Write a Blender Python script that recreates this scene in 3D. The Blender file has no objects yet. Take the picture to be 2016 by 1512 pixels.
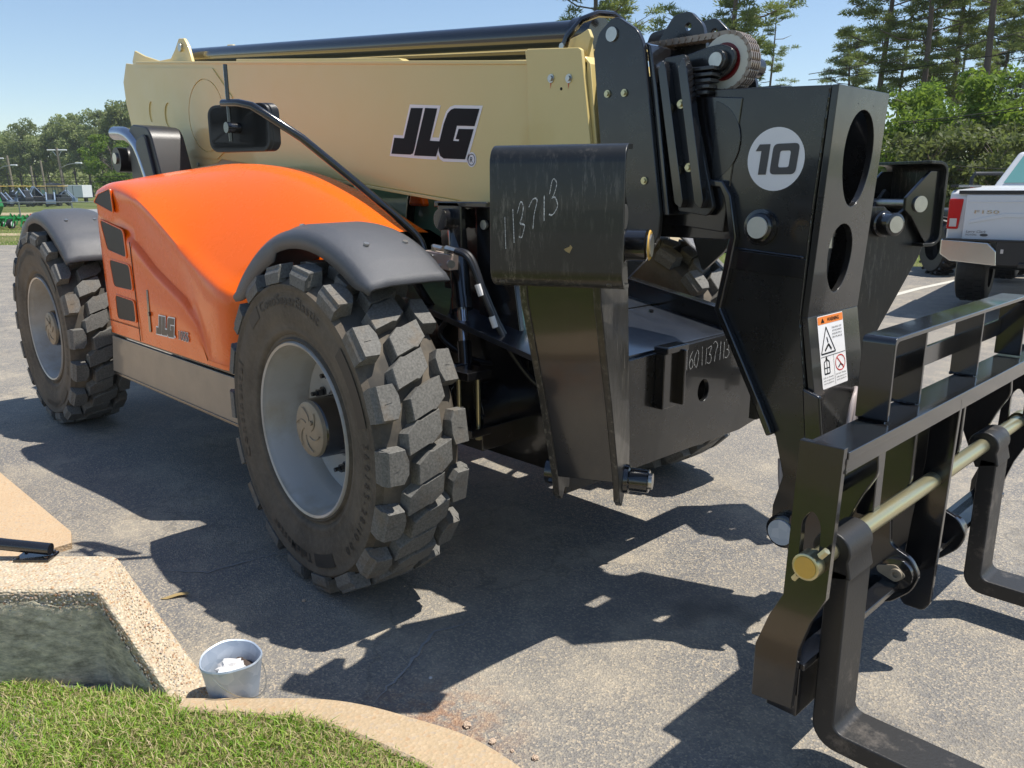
import bpy, bmesh, math, random
import numpy as np
from mathutils import Vector, Matrix
from mathutils.geometry import tessellate_polygon
R = math.radians
sc = bpy.context.scene
COL = sc.collection

# ---------------------------------------------------------------- camera
CX, CY, CH = 2.8297, -2.8164, 1.6312
YAW, PITCH, ROLL, FPX = 2.36630, 0.237918, -0.002975, 1593.74
fw = Vector((math.cos(YAW)*math.cos(PITCH), math.sin(YAW)*math.cos(PITCH), -math.sin(PITCH)))
rt = Vector((math.sin(YAW), -math.cos(YAW), 0)); up = rt.cross(fw)
r2 = math.cos(ROLL)*rt + math.sin(ROLL)*up; u2 = -math.sin(ROLL)*rt + math.cos(ROLL)*up
cam = bpy.data.cameras.new('camera'); co = bpy.data.objects.new('camera', cam); COL.objects.link(co)
co.matrix_world = Matrix((( r2.x, u2.x, -fw.x, CX), (r2.y, u2.y, -fw.y, CY), (r2.z, u2.z, -fw.z, CH), (0, 0, 0, 1)))
cam.sensor_width = 36; cam.lens = FPX/2016*36; cam.clip_start = .05; cam.clip_end = 3000
sc.camera = co
# ---------------------------------------------------------------- sky, sun, exposure
SUN = Vector((.28, .31, 1)).normalized()
w = bpy.data.worlds.new('World'); sc.world = w; w.use_nodes = True
nt = w.node_tree; bg = nt.nodes['Background']
sky = nt.nodes.new('ShaderNodeTexSky'); sky.sky_type = 'NISHITA'; sky.sun_disc = False
sky.sun_elevation = math.asin(SUN.z); sky.sun_rotation = math.atan2(SUN.x, SUN.y)
sky.air_density = 1.0; sky.dust_density = .25; sky.ozone_density = 2.2
nt.links.new(sky.outputs[0], bg.inputs[0]); bg.inputs[1].default_value = .11
sl = bpy.data.lights.new('sun', 'SUN'); sl.energy = 4.8; sl.angle = R(.53); sl.color = (1, .95, .87)
so = bpy.data.objects.new('sun', sl); COL.objects.link(so); so.rotation_euler = SUN.to_track_quat('Z', 'Y').to_euler()
so.location = SUN*40
sc.view_settings.view_transform = 'Standard'; sc.view_settings.look = 'None'
sc.view_settings.exposure = 0.45; sc.view_settings.gamma = 1; sc.view_settings.use_curve_mapping = False

# site frame for what lies around: metres to the right of and beyond the viewpoint
FH = Vector((math.cos(YAW), math.sin(YAW), 0))
def site(l, d, z=0): return Vector((CX, CY, 0)) + rt*l + FH*d + Vector((0, 0, z))
def toset(v):
    q = v - Vector((CX, CY, 0)); return q.dot(rt), q.dot(FH)
SITE_ROT = YAW - math.pi/2           # rotation that turns +Y into the site's forward direction

# ---------------------------------------------------------------- materials
MATS = {}
class NT:
    def __init__(s, name):
        s.m = bpy.data.materials.new(name); s.m.use_nodes = True; s.t = s.m.node_tree
        s.b = s.t.nodes['Principled BSDF']; MATS[name] = s.m
    def n(s, typ, **kw):
        n = s.t.nodes.new('ShaderNode'+typ)
        for k, v in kw.items():
            if k.startswith('i_'): n.inputs[int(k[2:])].default_value = v
            elif k == 'inp':
                for a, b in v.items(): n.inputs[a].default_value = b
            else: setattr(n, k, v)
        return n
    def l(s, a, b): s.t.links.new(a, b)
    def pos(s, obj=False):
        if obj: return s.n('TexCoord').outputs['Object']
        return s.n('NewGeometry').outputs['Position']
    def noise(s, scale, detail=4, rough=.55, vec=None):
        n = s.n('TexNoise', inp={'Scale': scale, 'Detail': detail, 'Roughness': rough}); s.l(vec or s.pos(), n.inputs['Vector']); return n.outputs['Fac']
    def voro(s, scale, out='Distance', vec=None, feature='F1'):
        n = s.n('TexVoronoi', feature=feature, inp={'Scale': scale}); s.l(vec or s.pos(), n.inputs['Vector']); return n.outputs[out]
    def ramp(s, fac, stops):
        n = s.n('ValToRGB'); e = n.color_ramp.elements
        while len(e) < len(stops): e.new(.5)
        for i, (p, c) in enumerate(stops):
            e[i].position = p; e[i].color = (*c, 1) if len(c) == 3 else c
        s.l(fac, n.inputs[0]); return n.outputs[0]
    def fr(s, fac, a, b):
        return s.ramp(fac, [(a, (0, 0, 0)), (b, (1, 1, 1))] if a < b else [(b, (1, 1, 1)), (a, (0, 0, 0))])
    def mix(s, f, a, b, mode='MIX'):
        n = s.n('MixRGB', blend_type=mode)
        for i, v in enumerate((f, a, b)):
            if isinstance(v, (int, float)): n.inputs[i].default_value = v
            elif isinstance(v, tuple): n.inputs[i].default_value = (*v, 1)
            else: s.l(v, n.inputs[i])
        return n.outputs[0]
    def math(s, op, a, b=0.0):
        n = s.n('Math', operation=op)
        for i, v in enumerate((a, b)):
            if isinstance(v, (int, float)): n.inputs[i].default_value = v
            else: s.l(v, n.inputs[i])
        return n.outputs[0]
    def bump(s, h, dist, strength=1.0):
        n = s.n('Bump', inp={'Distance': dist, 'Strength': strength}); s.l(h, n.inputs['Height']); s.l(n.outputs[0], s.b.inputs['Normal']); return n
    def set(s, **kw):
        al = dict(col='Base Color', rough='Roughness', metal='Metallic', coat='Coat Weight', coatr='Coat Roughness', spec='Specular IOR Level', alpha='Alpha', trans='Transmission Weight', ior='IOR', sss='Subsurface Weight')
        for k, v in kw.items():
            i = s.b.inputs[al[k]]
            if hasattr(v, 'links'): s.l(v, i)
            elif isinstance(v, tuple): i.default_value = (*v, 1)
            else: i.default_value = v
        return s.m

def paint(name, col, rough=.3, coat=.6, dirt=.25, dcol=(.3, .27, .22), orange=.0006, metal=0, var=.06, spec=.5):
    N = NT(name); n1 = N.noise(2.2, 6, .65); n2 = N.noise(60, 4, .7)
    c = N.mix(N.math('MULTIPLY', N.fr(n1, .45, .8), dirt), col, dcol)
    c = N.mix(N.math('MULTIPLY', n2, var), c, tuple(x*.6 for x in col))
    r = N.math('ADD', N.math('MULTIPLY', N.fr(N.noise(7, 6, .7), .35, .75), .16), rough)
    if orange: N.bump(N.noise(420, 2), orange*.35, .5)
    return N.set(col=c, rough=r, coat=coat, coatr=.08, metal=metal, spec=spec)

cream = paint('cream_paint', (.72, .565, .225), .34, .3, .05, (.5, .42, .24))
orange = paint('orange_paint', (.87, .130, .001), .20, .25, .0, (.7, .22, .08), orange=.0002, var=.02, spec=.4)
black = paint('black_gloss_paint', (.009, .009, .010), .14, .8, .16, (.035, .03, .026))
deckm = paint('deck_gloss_paint', (.016, .020, .028), .30, 1.0, .2, (.05, .05, .05))
blacks = paint('black_satin_paint', (.012, .012, .012), .24, .5, .35, (.04, .035, .03))
greyp = paint('skirt_grey_metal', (.20, .18, .15), .33, .3, .3, (.3, .25, .19))
N = NT('scratched_black'); s1 = N.n('Mapping', inp={'Scale': (4.5, 4.5, .7), 'Rotation': (0, .6, .3)}); N.l(N.pos(), s1.inputs['Vector'])
sc1 = N.fr(N.noise(14, 9, .8, s1.outputs[0]), .52, .60)
msk = N.fr(N.noise(3.3, 3), .40, .62)
N.set(col=N.mix(N.math('MULTIPLY', sc1, N.math('MULTIPLY', msk, .7)), (.013, .013, .011), (.17, .155, .13)), rough=N.math('ADD', N.math('MULTIPLY', N.noise(12, 6, .7), .3), .18), coat=.2)
N.bump(N.noise(90, 4), .0006); scratched = N.m
N = NT('worn_steel_black'); N.set(col=N.mix(N.fr(N.noise(5, 8, .75), .55, .7), (.035, .034, .033), (.16, .14, .12)), rough=.42, metal=.4); N.bump(N.noise(120, 3), .0006); forkm = N.m
N = NT('zinc'); N.set(col=N.mix(N.noise(30, 4), (.62, .6, .55), (.40, .39, .36)), rough=.28, metal=.9); zinc = N.m
N = NT('yellow_zinc'); N.set(col=N.mix(N.noise(9, 4), (.62, .52, .25), (.50, .50, .36)), rough=.3, metal=.85); yzinc = N.m
N = NT('yellow_cap'); N.set(col=N.mix(N.noise(20, 4), (.75, .45, .06), (.5, .3, .08)), rough=.5); ycap = N.m
N = NT('chrome_pipe'); N.set(col=N.mix(N.noise(6, 4), (.62, .62, .64), (.38, .38, .42)), rough=.22, metal=1.0); chrome = N.m
N = NT('plastic_fender'); sp = N.fr(N.voro(420), .0, .35)
N.set(col=N.mix(N.math('MULTIPLY', N.noise(240, 3, .8), .7), (.032, .034, .040), (.17, .175, .19)), rough=N.math('ADD', N.math('MULTIPLY', N.noise(4, 4), .2), .30)); N.bump(N.noise(700, 2), .0012); fendm = N.m
N = NT('black_plastic'); N.set(col=(.02, .02, .021), rough=.38); N.bump(N.noise(900, 2), .0003); plast = N.m
N = NT('tyre_rubber'); vv = N.pos()
d1 = N.fr(N.noise(3.5, 6, .6), .38, .72); c = N.mix(d1, (.060, .050, .038), (.13, .105, .078))
c = N.mix(N.math('MULTIPLY', N.fr(N.noise(45, 5, .7), .4, .8), .5), c, (.16, .135, .105)); N.set(col=c, rough=.72, spec=.35); N.bump(N.noise(160, 5, .6), .0012); rubber = N.m
N = NT('tread_rubber'); c = N.mix(N.fr(N.noise(120, 4, .6), .25, .85), (.075, .073, .068), (.215, .207, .188)); c = N.mix(N.fr(N.noise(6, 5), .55, .8), c, (.16, .115, .07)); N.set(col=c, rough=.7, spec=.35); N.bump(N.noise(240, 4), .0005); tread = N.m
N = NT('tread_groove'); N.set(col=N.mix(N.fr(N.noise(8, 5), .4, .7), (.06, .055, .048), (.15, .125, .095)), rough=.8, spec=.3); treadg = N.m
N = NT('rubber_letter'); N.set(col=(.018, .017, .016), rough=.55); rubl = N.m
N = NT('rim_paint'); c = N.mix(N.fr(N.noise(5, 5, .65), .45, .75), (.40, .385, .36), (.30, .26, .20)); N.set(col=c, rough=.34, coat=.3); rimm = N.m
N = NT('hub_tan'); N.set(col=N.mix(N.noise(18, 4), (.20, .165, .12), (.32, .27, .20)), rough=.5, metal=.2); hubm = N.m
N = NT('mesh_grille'); N.set(col=N.mix(N.fr(N.voro(260), .2, .5), (.022, .022, .022), (.007, .007, .007)), rough=.5); N.bump(N.voro(260), .001); grille = N.m
N = NT('white_vinyl'); N.set(col=(.84, .82, .80), rough=.4); whitev = N.m
N = NT('black_vinyl'); N.set(col=(.006, .006, .007), rough=.55, spec=.2); blackv = N.m
N = NT('grey_vinyl'); N.set(col=(.07, .065, .062), rough=.4); greyv = N.m
N = NT('orange_vinyl'); N.set(col=(.85, .22, .02), rough=.4); orangev = N.m
N = NT('red_vinyl'); N.set(col=(.6, .03, .02), rough=.4); redv = N.m
N = NT('chalk'); N.set(col=N.mix(N.fr(N.noise(260, 3), .4, .6), (.25, .25, .24), (.75, .75, .73)), rough=.9); chalk = N.m
N = NT('anodised_block'); N.set(col=N.mix(N.noise(20, 3), (.72, .50, .50), (.60, .58, .45)), rough=.35, metal=.6); block = N.m
N = NT('red_grease'); N.set(col=(.14, .008, .01), rough=.3); grease = N.m
N = NT('sheave_white'); N.set(col=(.62, .60, .50), rough=.4); sheave = N.m
N = NT('chain_steel'); N.set(col=N.mix(N.noise(50, 3), (.20, .14, .10), (.42, .36, .30)), rough=.4, metal=.6); chainm = N.m
N = NT('hose_rubber'); N.set(col=(.013, .013, .015), rough=.35); hosem = N.m
N = NT('grey_hose'); N.set(col=(.42, .36, .34), rough=.35, metal=.2); ghose = N.m
N = NT('tinted_glass'); N.set(col=(.15, .34, .32), rough=.05, spec=.8); glass = N.m
N = NT('galvanised'); N.set(col=N.mix(N.fr(N.voro(28, 'Color'), .2, .8), (.40, .47, .56), (.52, .58, .66)), rough=.5, metal=.35); galv = N.m

# asphalt
N = NT('asphalt'); P = N.pos()
agg = N.voro(150, 'Color'); aggd = N.n('SeparateColor'); N.l(agg, aggd.inputs[0]); a1 = aggd.outputs[0]
c = N.ramp(a1, [(0, (.14, .138, .14)), (.45, (.21, .20, .188)), (.78, (.31, .28, .225)), (1, (.56, .46, .33))])
c = N.mix(N.math('MULTIPLY', N.fr(N.noise(420, 3, .7), .3, .7), .55), c, (.07, .073, .083))
big = N.fr(N.noise(.55, 6, .62), .42, .68); c = N.mix(N.math('MULTIPLY', big, .75), c, N.mix(.62, c, (.36, .315, .24)))
patch = N.fr(N.noise(2.1, 8, .75), .50, .66); c = N.mix(N.math('MULTIPLY', patch, .75), c, N.mix(.5, c, (.52, .44, .32)))
oil = N.fr(N.noise(1.1, 3, .5), .66, .74); c = N.mix(N.math('MULTIPLY', oil, .6), c, (.045, .045, .05))
fc = N.voro(.9, 'Distance', None, 'DISTANCE_TO_EDGE'); wv = N.n('VectorMath', operation='ADD'); N.l(P, wv.inputs[0]); nv = N.n('TexNoise', inp={'Scale': 3.0, 'Detail': 5}); N.l(P, nv.inputs['Vector']); N.l(nv.outputs['Color'], wv.inputs[1]); fc = N.voro(.45, 'Distance', wv.outputs[0], 'DISTANCE_TO_EDGE'); c = N.mix(N.math('MULTIPLY', N.fr(fc, .006, .002), .35), c, (.06, .058, .055))
dk = N.fr(N.noise(1.3, 5, .6), .55, .75); c = N.mix(N.math('MULTIPLY', dk, .42), c, (.065, .066, .075))
# rust bleed next to the curb
vm = N.n('VectorMath', operation='DISTANCE'); vm.inputs[1].default_value = (1.10, -1.47, 0); mp = N.n('Mapping', inp={'Rotation': (0, 0, -.35), 'Scale': (1, 1, 1)}); N.l(P, vm.inputs[0])
rs = N.math('MULTIPLY', N.ramp(vm.outputs['Value'], [(0, (1, 1, 1)), (.34, (0, 0, 0))]), N.fr(N.noise(14, 5, .7), .42, .62)); c = N.mix(N.math('MULTIPLY', rs, .75), c, (.34, .15, .055))
N.set(col=c, rough=N.math('ADD', N.math('MULTIPLY', a1, .2), .62), spec=.35)
hh = N.math('ADD', N.voro(150), N.math('MULTIPLY', N.noise(40, 4), .8)); N.bump(hh, .004, .9); asphalt = N.m
N = NT('crack_sealant'); N.set(col=N.mix(N.noise(90, 4), (.34, .33, .31), (.2, .2, .2)), rough=.9); crackm = N.m
N = NT('road_paint'); N.set(col=N.mix(N.fr(N.noise(60, 5, .7), .5, .7), (.55, .53, .46), (.25, .24, .22)), rough=.7); roadp = N.m
def concrete(name, a, b, peb=True):
    N = NT(name); v = N.voro(95, 'Color'); s = N.n('SeparateColor'); N.l(v, s.inputs[0])
    c = N.mix(N.noise(3, 6, .7), a, b)
    if peb: c = N.mix(N.math('MULTIPLY', N.ramp(s.outputs[0], [(.55, (0, 0, 0)), (.7, (1, 1, 1))]), .5), c, N.ramp(s.outputs[1], [(0, (.42, .25, .13)), (.5, (.55, .42, .27)), (1, (.35, .30, .25))]))
    c = N.mix(N.math('MULTIPLY', N.fr(N.noise(300, 3, .7), .4, .7), .25), c, tuple(x*.5 for x in a))
    N.set(col=c, rough=.85, spec=.25); N.bump(N.math('ADD', N.voro(95), N.noise(30, 5)), .003, .8); return N.m
curbm = concrete('curb_concrete', (.50, .38, .24), (.36, .27, .17)); walkm = concrete('walk_concrete', (.55, .41, .26), (.42, .30, .19))
# exposed aggregate wall
N = NT('exposed_aggregate')
ve = N.n('TexVoronoi', feature='F1', inp={'Scale': 88, 'Randomness': 1}); wp = N.n('Mapping', inp={'Scale': (1, 1, 1.25)}); N.l(N.pos(), wp.inputs[0]); N.l(wp.outputs[0], ve.inputs['Vector'])
s = N.n('SeparateColor'); N.l(ve.outputs['Color'], s.inputs[0])
peb = N.ramp(s.outputs[1], [(0, (.40, .24, .13)), (.2, (.50, .36, .22)), (.5, (.58, .48, .33)), (.8, (.64, .56, .42)), (1, (.42, .38, .32))])
inside = N.math('MULTIPLY', N.fr(ve.outputs['Distance'], .62, .38), N.ramp(s.outputs[0], [(.25, (0, 0, 0)), (.35, (1, 1, 1))]))
cem = N.mix(N.noise(25, 5, .7), (.54, .45, .32), (.42, .34, .24))
N.set(col=N.mix(inside, cem, peb), rough=.75, spec=.3); N.bump(N.math('SUBTRACT', N.math('MULTIPLY', N.noise(60, 4), .3), ve.outputs['Distance']), .006, 1.0); aggm = N.m
N = NT('slate_grey_render'); mp = N.n('Mapping', inp={'Scale': (1, 1, 2.4), 'Rotation': (0, .25, 0)}); N.l(N.pos(), mp.inputs[0])
c = N.mix(N.fr(N.noise(16, 9, .75, mp.outputs[0]), .36, .62), (.34, .30, .22), (.95, .84, .62)); N.set(col=c, rough=.95, spec=.05); N.bump(N.noise(30, 9, .8, mp.outputs[0]), .02, .9); slate = N.m
def foliage(name, a, b, c3, tr=.25):
    N = NT(name); oi = N.n('ObjectInfo')
    c = N.mix(N.noise(.9, 3), a, b); c = N.mix(N.math('MULTIPLY', N.noise(9, 2), .5), c, c3)
    g = N.n('HueSaturation'); N.l(c, g.inputs['Color']); N.l(N.math('ADD', N.math('MULTIPLY', oi.outputs['Random'], .5), .75), g.inputs['Value'])
    N.set(col=g.outputs[0], rough=.6, spec=.3)
    tn = N.n('BsdfTranslucent'); N.l(N.mix(.35, g.outputs[0], (.30, .40, .06)), tn.inputs[0]); ms = N.n('MixShader'); ms.inputs[0].default_value = tr+.12
    N.l(N.b.outputs[0], ms.inputs[1]); N.l(tn.outputs[0], ms.inputs[2]); N.l(ms.outputs[0], N.t.nodes['Material Output'].inputs[0]); return N.m
leafm = foliage('oak_leaf', (.19, .25, .09), (.30, .35, .14), (.33, .34, .17))
underm = foliage('understorey_leaf', (.07, .10, .035), (.14, .17, .06), (.17, .16, .09))
pinem = foliage('pine_needle', (.11, .15, .05), (.21, .25, .075), (.28, .30, .12))
brightm = foliage('bright_leaf', (.10, .18, .02), (.20, .30, .04), (.05, .10, .018), .4)
N = NT('bark'); mp = N.n('Mapping', inp={'Scale': (1, 1, .2)}); N.l(N.pos(), mp.inputs[0]); N.set(col=N.mix(N.noise(14, 6, .7, mp.outputs[0]), (.075, .055, .045), (.20, .16, .135)), rough=.9); barkm = N.m
N = NT('grass_ground'); c = N.mix(N.fr(N.noise(.35, 6, .65), .4, .65), (.085, .12, .028), (.22, .20, .10)); c = N.mix(N.math('MULTIPLY', N.noise(14, 6, .8), .6), c, (.06, .10, .018)); N.set(col=c, rough=.95, spec=.1); N.bump(N.noise(25, 5, .8), .03); grassg = N.m
N = NT('grass_soil'); N.set(col=N.mix(N.noise(40, 5), (.13, .12, .05), (.24, .2, .11)), rough=.95, spec=.1); soilm = N.m
N = NT('dirt_track'); N.set(col=N.mix(N.noise(.8, 6), (.42, .34, .23), (.30, .25, .15)), rough=.95, spec=.1); dirtm = N.m
N = NT('grass_blade'); g = N.n('NewGeometry'); rr = g.outputs['Random Per Island']
c = N.ramp(rr, [(0, (.12, .25, .022)), (.35, (.23, .39, .04)), (.52, (.36, .48, .08)), (.68, (.50, .46, .20)), (1, (.60, .47, .30))]); N.set(col=c, rough=.5, spec=.3)
tn = N.n('BsdfTranslucent'); N.l(c, tn.inputs[0]); ms = N.n('MixShader'); ms.inputs[0].default_value = .35
N.l(N.b.outputs[0], ms.inputs[1]); N.l(tn.outputs[0], ms.inputs[2]); N.l(ms.outputs[0], N.t.nodes['Material Output'].inputs[0]); blade = N.m
def simple(name, col, rough=.5, metal=0, var=.3):
    N = NT(name); N.set(col=N.mix(N.math('MULTIPLY', N.noise(8, 5, .7), var), col, tuple(x*.45 for x in col)), rough=rough, metal=metal); return N.m
truckw = simple('truck_white', (.66, .67, .68), .25, 0, .12); truckw.node_tree.nodes['Principled BSDF'].inputs['Coat Weight'].default_value = .6
bchrome = simple('bumper_chrome', (.70, .68, .64), .2, .9, .2); lampr = simple('tail_lamp_red', (.55, .012, .015), .15); lampw = simple('tail_lamp_clear', (.6, .55, .52), .2)
greenp = simple('farm_green_paint', (.02, .22, .05), .35); redp = simple('red_paint', (.5, .03, .03), .4); whitep = simple('white_panel', (.68, .70, .72), .5, 0, .2)
bluep = simple('blue_grey_paint', (.20, .27, .38), .5); yellowp = simple('yellow_plastic', (.62, .42, .10), .5); darkp = simple('dark_machinery', (.03, .035, .04), .5); woodp = simple('weathered_pole_wood', (.26, .22, .17), .9)
fencem = simple('fence_galvanised', (.42, .43, .42), .45, .6); culvm = simple('grey_pipe', (.30, .31, .33), .6); housem = simple('yellow_house_wall', (.55, .48, .26), .8); roofm = simple('grey_roof', (.2, .2, .2), .8)
paperm = simple('crumpled_paper', (.66, .64, .62), .8, 0, .4); leafd = simple('dry_tan_card', (.36, .26, .11), .8); stonem = simple('pale_pebble', (.5, .38, .28), .8); wirem = simple('cable_black', (.008, .008, .008), .9); ashm = simple('dark_ash', (.07, .05, .04), .9)

# ---------------------------------------------------------------- builders
def link(name, me, mat, parent=None):
    o = bpy.data.objects.new(name, me); COL.objects.link(o)
    for m in (mat if isinstance(mat, (list, tuple)) else [mat]): me.materials.append(m)
    if parent: o.parent = parent
    return o
def tag(o, label=None, cat=None, group=None, kind=None):
    if label: o['label'] = label
    if cat: o['category'] = cat
    if group: o['group'] = group
    if kind: o['kind'] = kind
    return o
def empty(name, loc=(0, 0, 0), rz=0, parent=None):
    o = bpy.data.objects.new(name, None); COL.objects.link(o); o.location = loc; o.rotation_euler = (0, 0, rz); o.empty_display_size = .2
    if parent: o.parent = parent
    return o
def smooth(me, ang=35):
    me.shade_smooth()
    me.set_sharp_from_angle(angle=R(ang))
class MB:
    def __init__(s): s.v = []; s.f = []; s.mi = []; s.cur = 0
    def add(s, vs, fs):
        b = len(s.v); s.v += [tuple(v) for v in vs]; s.f += [tuple(b+i for i in f) for f in fs]; s.mi += [s.cur]*len(fs); return s
    def box(s, c, d, M=None):
        vs = [Vector((x*d[0]/2, y*d[1]/2, z*d[2]/2)) for x in (-1, 1) for y in (-1, 1) for z in (-1, 1)]
        if M is not None: vs = [M @ v for v in vs]
        vs = [v+Vector(c) for v in vs]
        return s.add(vs, [(0, 1, 3, 2), (4, 6, 7, 5), (0, 4, 5, 1), (2, 3, 7, 6), (0, 2, 6, 4), (1, 5, 7, 3)])
    def prism(s, poly, f, t, holes=()):
        """poly (u,v) mapped by f(u,v)->point, extruded by vector t; holes are cut out"""
        loops = [list(poly)]+[list(h) for h in holes]
        pts = [p for l in loops for p in l]
        tris = tessellate_polygon([[Vector((p[0], p[1], 0)) for p in l] for l in loops])
        n = len(pts); t = Vector(t); A = [Vector(f(*p)) for p in pts]
        fs = [tuple(q) for q in tris]+[tuple(n+i for i in reversed(q)) for q in tris]
        b = 0
        for l in loops:
            m = len(l); fs += [(b+i, b+(i+1) % m, n+b+(i+1) % m, n+b+i) for i in range(m)]; b += m
        return s.add(A+[a+t for a in A], fs)
    def flat(s, poly, f, holes=()):
        loops = [list(poly)]+[list(h) for h in holes]; pts = [p for l in loops for p in l]
        tris = tessellate_polygon([[Vector((p[0], p[1], 0)) for p in l] for l in loops])
        return s.add([f(*p) for p in pts], [tuple(q) for q in tris])
    def tube(s, path, r, n=12, caps=True, closed=False):
        path = [Vector(p) for p in path]; m = len(path); rs = r if isinstance(r, (list, tuple)) else [r]*m
        vs = []; T0 = (path[1]-path[0]).normalized(); ref = Vector((0, 0, 1)) if abs(T0.z) < .9 else Vector((1, 0, 0)); U = T0.cross(ref).normalized()
        for i, p in enumerate(path):
            if closed: T = (path[(i+1) % m]-path[i-1]).normalized()
            else: T = (path[min(i+1, m-1)]-path[max(i-1, 0)]).normalized()
            U = (U-T*U.dot(T)).normalized(); V = T.cross(U)
            vs += [p+(U*math.cos(a)+V*math.sin(a))*rs[i] for a in [2*math.pi*k/n for k in range(n)]]
        fs = [(i*n+k, i*n+(k+1) % n, ((i+1) % m)*n+(k+1) % n, ((i+1) % m)*n+k) for i in range(m if closed else m-1) for k in range(n)]
        if caps and not closed: fs += [tuple(range(n-1, -1, -1)), tuple(range((m-1)*n, m*n))]
        return s.add(vs, fs)
    def cyl(s, a, b, r, n=24, r2=None): return s.tube([a, b], [r, r if r2 is None else r2], n)
    def lathe(s, c, ax, prof, n=48):
        """prof list of (distance along ax, radius)"""
        c = Vector(c); ax = Vector(ax).normalized(); ref = Vector((0, 0, 1)) if abs(ax.z) < .9 else Vector((1, 0, 0)); U = ax.cross(ref).normalized(); V = ax.cross(U); m = len(prof); vs = []
        for d, r in prof: vs += [c+ax*d+(U*math.cos(a)+V*math.sin(a))*r for a in [2*math.pi*k/n for k in range(n)]]
        return s.add(vs, [(i*n+k, i*n+(k+1) % n, (i+1)*n+(k+1) % n, (i+1)*n+k) for i in range(m-1) for k in range(n)])
    def build(s, name, mat, parent=None, bevel=0, sm=35, seg=2):
        me = bpy.data.meshes.new(name); me.from_pydata(s.v, [], s.f)
        bm = bmesh.new(); bm.from_mesh(me)
        if bevel: bmesh.ops.dissolve_limit(bm, angle_limit=R(.5), verts=bm.verts, edges=bm.edges)
        bmesh.ops.recalc_face_normals(bm, faces=bm.faces); bm.to_mesh(me); bm.free()
        if s.cur or any(s.mi): 
            for p, i in zip(me.polygons, s.mi): p.material_index = i
        if sm: smooth(me, sm)
        o = link(name, me, mat, parent)
        if bevel:
            b = o.modifiers.new('edge', 'BEVEL'); b.width = bevel; b.segments = seg; b.limit_method = 'ANGLE'; b.angle_limit = R(38); b.harden_normals = True
        return o
def split_object(o, names=None):
    me = o.data; n = len(me.vertices); par = list(range(n))
    def find(a):
        while par[a] != a: par[a] = par[par[a]]; a = par[a]
        return a
    for p in me.polygons:
        v0 = find(p.vertices[0])
        for v in p.vertices[1:]:
            r = find(v)
            if r != v0: par[r] = v0
    co = np.empty(n*3); me.vertices.foreach_get('co', co); co = co.reshape(-1, 3); root = np.array([find(i) for i in range(n)]); ids = np.unique(root)
    if len(ids) < 2 or len(ids) > 400: return [o]
    lo_ = np.array([co[root == i].min(0) for i in ids])-.0015; hi_ = np.array([co[root == i].max(0) for i in ids])+.0015; grp = list(range(len(ids)))
    def fg(a):
        while grp[a] != a: a = grp[a]
        return a
    for a in range(len(ids)):
        for b in range(a+1, len(ids)):
            if (lo_[a] < hi_[b]).all() and (lo_[b] < hi_[a]).all(): grp[fg(b)] = fg(a)
    g = np.array([fg(i) for i in range(len(ids))]); lut = dict(zip(ids, g)); gv = np.array([lut[r] for r in root]); gs = np.unique(g)
    if len(gs) < 2: return [o]
    out = []
    for k in gs:
        bm = bmesh.new(); bm.from_mesh(me); bm.verts.ensure_lookup_table(); bmesh.ops.delete(bm, geom=[bm.verts[i] for i in np.nonzero(gv != k)[0]], context='VERTS'); m2 = me.copy(); bm.to_mesh(m2); bm.free()
        if k == gs[0]: first = m2; out.append(o)
        else: c = o.copy(); c.data = m2; COL.objects.link(c); out.append(c)
    o.data = first; return out
def rrect(x0, z0, x1, z1, r, n=5):
    out = []
    for cx, cz, a0 in ((x1-r, z1-r, 0), (x0+r, z1-r, 90), (x0+r, z0+r, 180), (x1-r, z0+r, 270)):
        out += [(cx+r*math.cos(R(a0+90*k/n)), cz+r*math.sin(R(a0+90*k/n))) for k in range(n+1)]
    return out
def oval(cx, cz, rx, rz, n=28, egg=0):
    return [(cx+rx*math.cos(t)*(1+egg*math.sin(t)), cz+rz*math.sin(t)) for t in [2*math.pi*k/n for k in range(n)]]
def XZ(Y): return lambda u, v: (u, Y, v)
def YZ(X): return lambda u, v: (X, u, v)
def glyphs(txt, size, shear=0, bold=0):
    """list of (verts, faces, x_centre) for every character, laid out along x with default font"""
    cu = bpy.data.curves.new('tmp', 'FONT'); cu.body = txt; cu.size = size; cu.shear = shear; cu.offset = bold*size; cu.resolution_u = 3
    o = bpy.data.objects.new('tmp', cu); COL.objects.link(o); dg = bpy.context.evaluated_depsgraph_get(); me = o.evaluated_get(dg).to_mesh()
    vs = [v.co.copy() for v in me.vertices]; fs = [tuple(p.vertices) for p in me.polygons]; o.evaluated_get(dg).to_mesh_clear()
    bpy.data.objects.remove(o); bpy.data.curves.remove(cu); return vs, fs
def text(mb, txt, size, f, shear=0, bold=0, centre=True, width=None):
    vs, fs = glyphs(txt, size, shear, bold)
    if not vs: return
    x0, x1 = min(v.x for v in vs), max(v.x for v in vs); cx = (x0+x1)/2 if centre else x0; k = width/(x1-x0) if width else 1
    mb.add([f((v.x-cx)*k, v.y) for v in vs], fs)

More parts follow.
